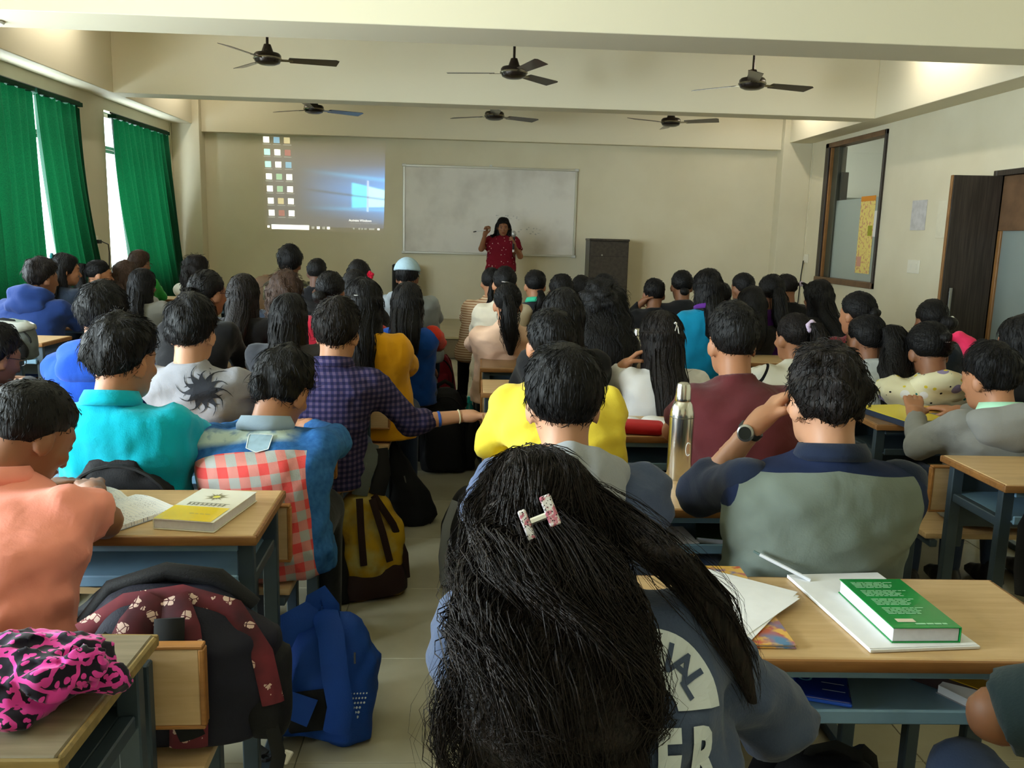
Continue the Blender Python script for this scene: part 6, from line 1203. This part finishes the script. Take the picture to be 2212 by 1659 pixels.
# open ruled notebook
NB = newmat('ruled_page', (226, 226, 228), rough=.75); x_, y_, z_ = NB.xyz(); rowi = NB.math('MULTIPLY', y_, 85); line_ = NB.math('LESS_THAN', NB.math('FRACT', rowi), .10); mp = NB.n('ShaderNodeMapping'); mp.inputs['Scale'].default_value = (420, 200, 1); NB.l(NB.v, mp.inputs[0]); wr_ = NB.math('MULTIPLY', NB.math('GREATER_THAN', NB.noise(1.0, 3, mp.outputs[0]), .56), NB.math('LESS_THAN', NB.math('ABSOLUTE', NB.math('ADD', NB.math('FRACT', rowi), -.5)), .26)); wr_ = NB.math('MULTIPLY', wr_, NB.math('GREATER_THAN', NB.noise(18, 2), .47))
NB.color(NB.mix(wr_, NB.mix(line_, (234, 234, 236), (200, 208, 224)), (150, 152, 172)))
def open_book(label, loc, a, w, d, t, m, lift=.012, name='notebook'):
    e = empty(name, loc, a)
    for s in (-1, 1):
        n = 14; u = np.linspace(0, 1, n); zz = t*(1-.25*u)+lift*np.sin(PI*np.clip(u*1.1, 0, 1))**1.2*(1-.5*u); zz[0] = t*.25; zz[1] = t*.75; V = []
        for i in range(n):
            for yy in (-d/2, d/2): V.append((s*u[i]*w, yy, zz[i]))
        for i in range(n):
            for yy in (-d/2, d/2): V.append((s*u[i]*w, yy, 0))
        F = []
        for i in range(n-1): F += [(2*i, 2*i+1, 2*i+3, 2*i+2), (2*n+2*i, 2*n+2*i+2, 2*n+2*i+3, 2*n+2*i+1), (2*i, 2*i+2, 2*n+2*i+2, 2*n+2*i), (2*i+1, 2*n+2*i+1, 2*n+2*i+3, 2*i+3)]
        F += [(2*n-2, 2*n-1, 4*n-1, 4*n-2), (0, 2*n, 2*n+1, 1)]
        if s > 0: F = [f_[::-1] for f_ in F]
        b = MB(); b.add(V, F); b.obj('page_stack', m, e, smooth=True)
    MB().cbox(-w-.003, w+.003, -d/2-.002, d/2+.002, -.0015, 0, .0005).obj('cover', mat('cover_grey', (150, 150, 160), rough=.5), e); return tag(e, label, 'notebook')
open_book('open notebook with handwriting in front of the salmon shirt', (-.965, 2.125, .7525), -.52, .185, .25, .012, NB.m)
# green textbook upon an open notebook on the blue-shelf desk
PW = mat('blank_page', (232, 232, 236), rough=.75, var=(30, .04)); c, a, w, d = frame_from(((1862, 1405), (2092, 1395), (1920, 1238), (1715, 1242)), .757)
e = empty('notebook', (c[0], c[1], .751), a); MB().cbox(-w/2, w/2, -d/2, d/2, 0, .006, .001).obj('page_block', PW, e); MB().cbox(-w/2, w/2-.003, -d/2+.003, d/2, .006, .0075, .0005).obj('top_sheet', PW, e); tag(e, 'white notebook lying beneath the green textbook', 'notebook')
c, a, w, d = frame_from(((1930, 1358), (2072, 1355), (1950, 1252), (1813, 1250)), .788); GC = mat('cover_green', (8, 138, 62), rough=.3, coat=.3, var=(12, .2))
e = book('thick green textbook with white print lying face down', c, a, w, d, .030, .7585, GC, GC, spine=1); r = np.random.default_rng(9); bb = []
for blk in range(4):
    for ln_ in range(5): yy = d/2-.022-blk*.040-ln_*.0062; bars(bb, -w/2+.014+.002*blk, (w/2-.035 if ln_ else w/2-.02)-.01*r.random(), yy, 1, .0032, .0025, r)
bars(bb, -.015, .045, -d/2+.012, 1, .006, .002, r); tag(flat(e, bb, .0306, mat('print_mint', (150, 206, 166), rough=.5), 'blurb_print'), kind='stuff'); flat(e, [([(-w/2+.02, -d/2+.022), (-w/2+.055, -d/2+.022), (-w/2+.055, -d/2+.036), (-w/2+.02, -d/2+.036)], [(0, 1, 2, 3)])], .0307, mat('label_beige', (206, 196, 176), rough=.6), 'price_label')
pn = empty('pen', (.733, 1.70, .760), .5); MB().tube([(0, 0, 0), (-.055, .095, .035)], .0042, 8).obj('barrel', mat('pen_clear', (206, 208, 216), rough=.15), pn); MB().tube([(-.055, .095, .035), (-.062, .107, .040)], .003, 8).obj('tip', mat('pen_tip', (90, 110, 110), rough=.3), pn); tag(pn, 'clear ballpoint pen propped on the white notebook', 'pen')
# loose sheets and orange workbook by the foreground girl
e = book('orange workbook in plastic beside the foreground girl', (.556, 1.595, 0), -.03, .085, .37, .008, .751, (lambda g: (g.xyz(), g.color(g.mix(g.ramp(g.noise(24, 3), .46, .54), (226, 176, 84), g.mix(g.ramp(g.noise(11, 2), .45, .6), (196, 90, 60), (90, 130, 170)))), g.m)[2])(newmat('cover_orange', (220, 170, 80), rough=.15, coat=.6)))
for k, (dx, ang) in enumerate(((0, -.72), (.006, -.66), (-.008, -.78))):
    s = MB().cbox(-.105, .105, -.148, .148, 0, .0009, .0003).obj('paper_sheet', PW, loc=(.50+dx, 1.575+dx, .7605+.0012*k), rot=(0, 0, ang)); tag(s, ('lowest', 'middle', 'topmost')[k]+' white sheet of the loose papers by the foreground girl', 'paper', 'loose papers by the foreground girl')
# things on the blue shelf
PB = mat('pouch_blue', (12, 42, 140), rough=.25, coat=.5, var=(12, .25)); c, a, w, d = frame_from(((1690, 1480), (1815, 1515), (1850, 1435), (1735, 1430)), .64)
e = empty('pencil_pouch', (c[0], c[1], .629), a); MB().cbox(-w/2, w/2, -d/2-.01, d/2+.06, 0, .012, .004, 2).obj('body', PB, e); MB().cbox(-w/2, w/2, -d/2-.014, -d/2-.006, .003, .009, .002).obj('zip_edge', mat('pouch_edge', (40, 90, 200), rough=.3), e); tag(e, 'blue plastic pouch with white print on the desk shelf', 'pouch')
bb = []; r = np.random.default_rng(12)
for k in range(4): bars(bb, -.015, w/2-.008, d/2+.035-.009*k, 1, .003, .003, r)
for k in range(2): bb.append(([(0, -d/2+.022+.028*k), (w/2-.01, -d/2+.022+.028*k), (w/2-.01, -d/2+.024+.028*k), (0, -d/2+.024+.028*k)], [(0, 1, 2, 3)]))
flat(e, bb, .0126, mat('print_pale2', (190, 206, 226), rough=.5), 'white_print'); ring = [(-.03+.014*math.cos(t), -.01+.014*math.sin(t)) for t in np.linspace(0, 6.28, 14)]+[(-.03+.010*math.cos(t), -.01+.010*math.sin(t)) for t in np.linspace(6.28, 0, 14)]; flat(e, [(ring, [(i, i+1, 26-i, 27-i) for i in range(13)])], .0126, mat('print_cyan', (70, 150, 206), rough=.5), 'round_emblem')
book('yellow striped book standing on the blue shelf', (.90, 1.53, 0), .75, .045, .26, .03, .629, mat('cover_mustard', (196, 156, 30), rough=.3), mat('cover_dark_brown', (50, 30, 26), rough=.4)); open_book('white notebook at the right end of the blue shelf', (.98, 1.46, .6295), .5, .06, .10, .02, PW)
book('dark green book on the shelf before the grey polo', (.745, 2.36, 0), -.25, .16, .23, .02, .629, mat('cover_bottle_green', (44, 66, 40), rough=.4)); book('small white book on the shelf before the slate hoodie', (.585, 2.30, 0), .1, .10, .14, .014, .629, PW)
# other papers
open_book('open white book beside the tall steel flask', (.70, 3.22, .752), .25, .12, .2, .012, PW); s = MB().cbox(-.09, .09, -.05, .05, 0, .045, .02, 3).obj('pencil_pouch', mat('pouch_red', (190, 24, 36), rough=.6), loc=(.635, 3.11, .751), rot=(0, 0, -.2), smooth=True); tag(s, 'red soft pouch on the desk behind the steel flask', 'pouch')
c, a, w, d = frame_from(((1918, 910), (2020, 905), (1975, 875), (1885, 875)), .777); book('yellow notebook with navy edge on the desk by the grey hoodie', c, a, w, d, .026, .751, mat('cover_bright_yellow', (226, 206, 50), rough=.35), mat('cover_navy', (40, 50, 70), rough=.4))
book('yellow and lilac book on the desk beyond the sun print', (-1.19, 4.62, 0), .1, .16, .2, .02, .751, mat('cover_lemon', (222, 206, 90), rough=.35), mat('cover_lilac', (130, 116, 160), rough=.4)); s = MB().cbox(-.10, .10, -.06, .06, 0, .002, .0005).obj('paper_sheet', PW, loc=(-.66, 3.10, .751), rot=(0, 0, .2)); tag(s, 'white sheet on the desk before the denim shirt', 'paper')
book('amber book on the desk corner by the printed hoodie', (2.02, 3.52, 0), .0, .2, .15, .03, .751, mat('cover_amber', (206, 160, 70), rough=.4)); book('white and purple book on the dark backpack', (1.78, 2.2, 0), .3, .2, .24, .03, .90, PW, mat('cover_plum', (96, 60, 120), rough=.4)); book('yellow folder on the desk before the off-white top', (1.62, 4.36, 0), .1, .24, .2, .012, .751, mat('cover_gold', (226, 176, 40), rough=.4))
# bottles
STL = newmat('bottle_steel', (206, 204, 198), rough=.2, metal=1.0); STLm = STL.m
def flask(label, loc, h, r):
    e = empty('steel_flask', loc); MB().lathe([(r*.95, 0), (r, .006), (r, h*.66), (r*.97, h*.70), (r*.78, h*.78), (r*.62, h*.81)], 32).obj('body', STLm, e, smooth=True); MB().lathe([(r*.64, h*.81), (r*.66, h*.815), (r*.64, h*.84), (r*.60, h*.95), (r*.52, h*.985), (r*.3, h)], 28).obj('cup_lid', STLm, e, smooth=True); MB().lathe([(r*1.006, h*.645), (r*1.012, h*.65), (r*1.006, h*.655)], 32).obj('seam_ring', mat('steel_dark', (120, 118, 112), rough=.3, metal=.9), e); return tag(e, label, 'flask')
p = atz(1465, 1033, .75); e = flask('tall stainless steel flask standing on the desk behind the slate hoodie', (p[0], p[1], .75), .298, .037)
lg = MB(); lg.tube([(.016+.008*math.cos(t), -.0348+.001*math.cos(t), .10+.02*math.sin(t)) for t in np.linspace(.9, 5.4, 12)], .0014, 5); lg.obj('curved_logo', mat('logo_white', (240, 240, 240), rough=.4), e)
p = atz(1368, 776, .75); flask('short steel flask beyond the white top', (.93, 4.75, .751), .22, .035)
def bottle(label, loc, h, r, m, capm):
    e = empty('water_bottle', loc); MB().lathe([(r*.9, 0), (r, .008), (r, h*.35), (r*.92, h*.4), (r, h*.46), (r, h*.68), (r*.5, h*.84), (r*.42, h*.86)], 20).obj('body', m, e, smooth=True); MB().lathe([(r*.5, h*.86), (r*.52, h*.87), (r*.5, h*.99), (r*.4, h)], 16).obj('cap', capm, e, smooth=True); return tag(e, label, 'bottle')
bottle('teal water bottle in the side pocket of a black aisle backpack', (-.004, 5.262, .16), .31, .032, mat('bottle_teal', (26, 120, 116), rough=.2), mat('cap_teal', (40, 170, 170), rough=.3)); bottle('blue bottle on the desk before the corridor window', (1.985, 6.02, .752), .30, .032, mat('bottle_blue', (24, 96, 206), rough=.2), mat('cap_blue', (40, 120, 226), rough=.3)); bottle('dark bottle on the desk beside the pinned-up hair', (1.50, 6.86, .752), .30, .03, mat('bottle_dark', (26, 34, 36), rough=.3), mat('cap_dark', (40, 50, 50), rough=.3))
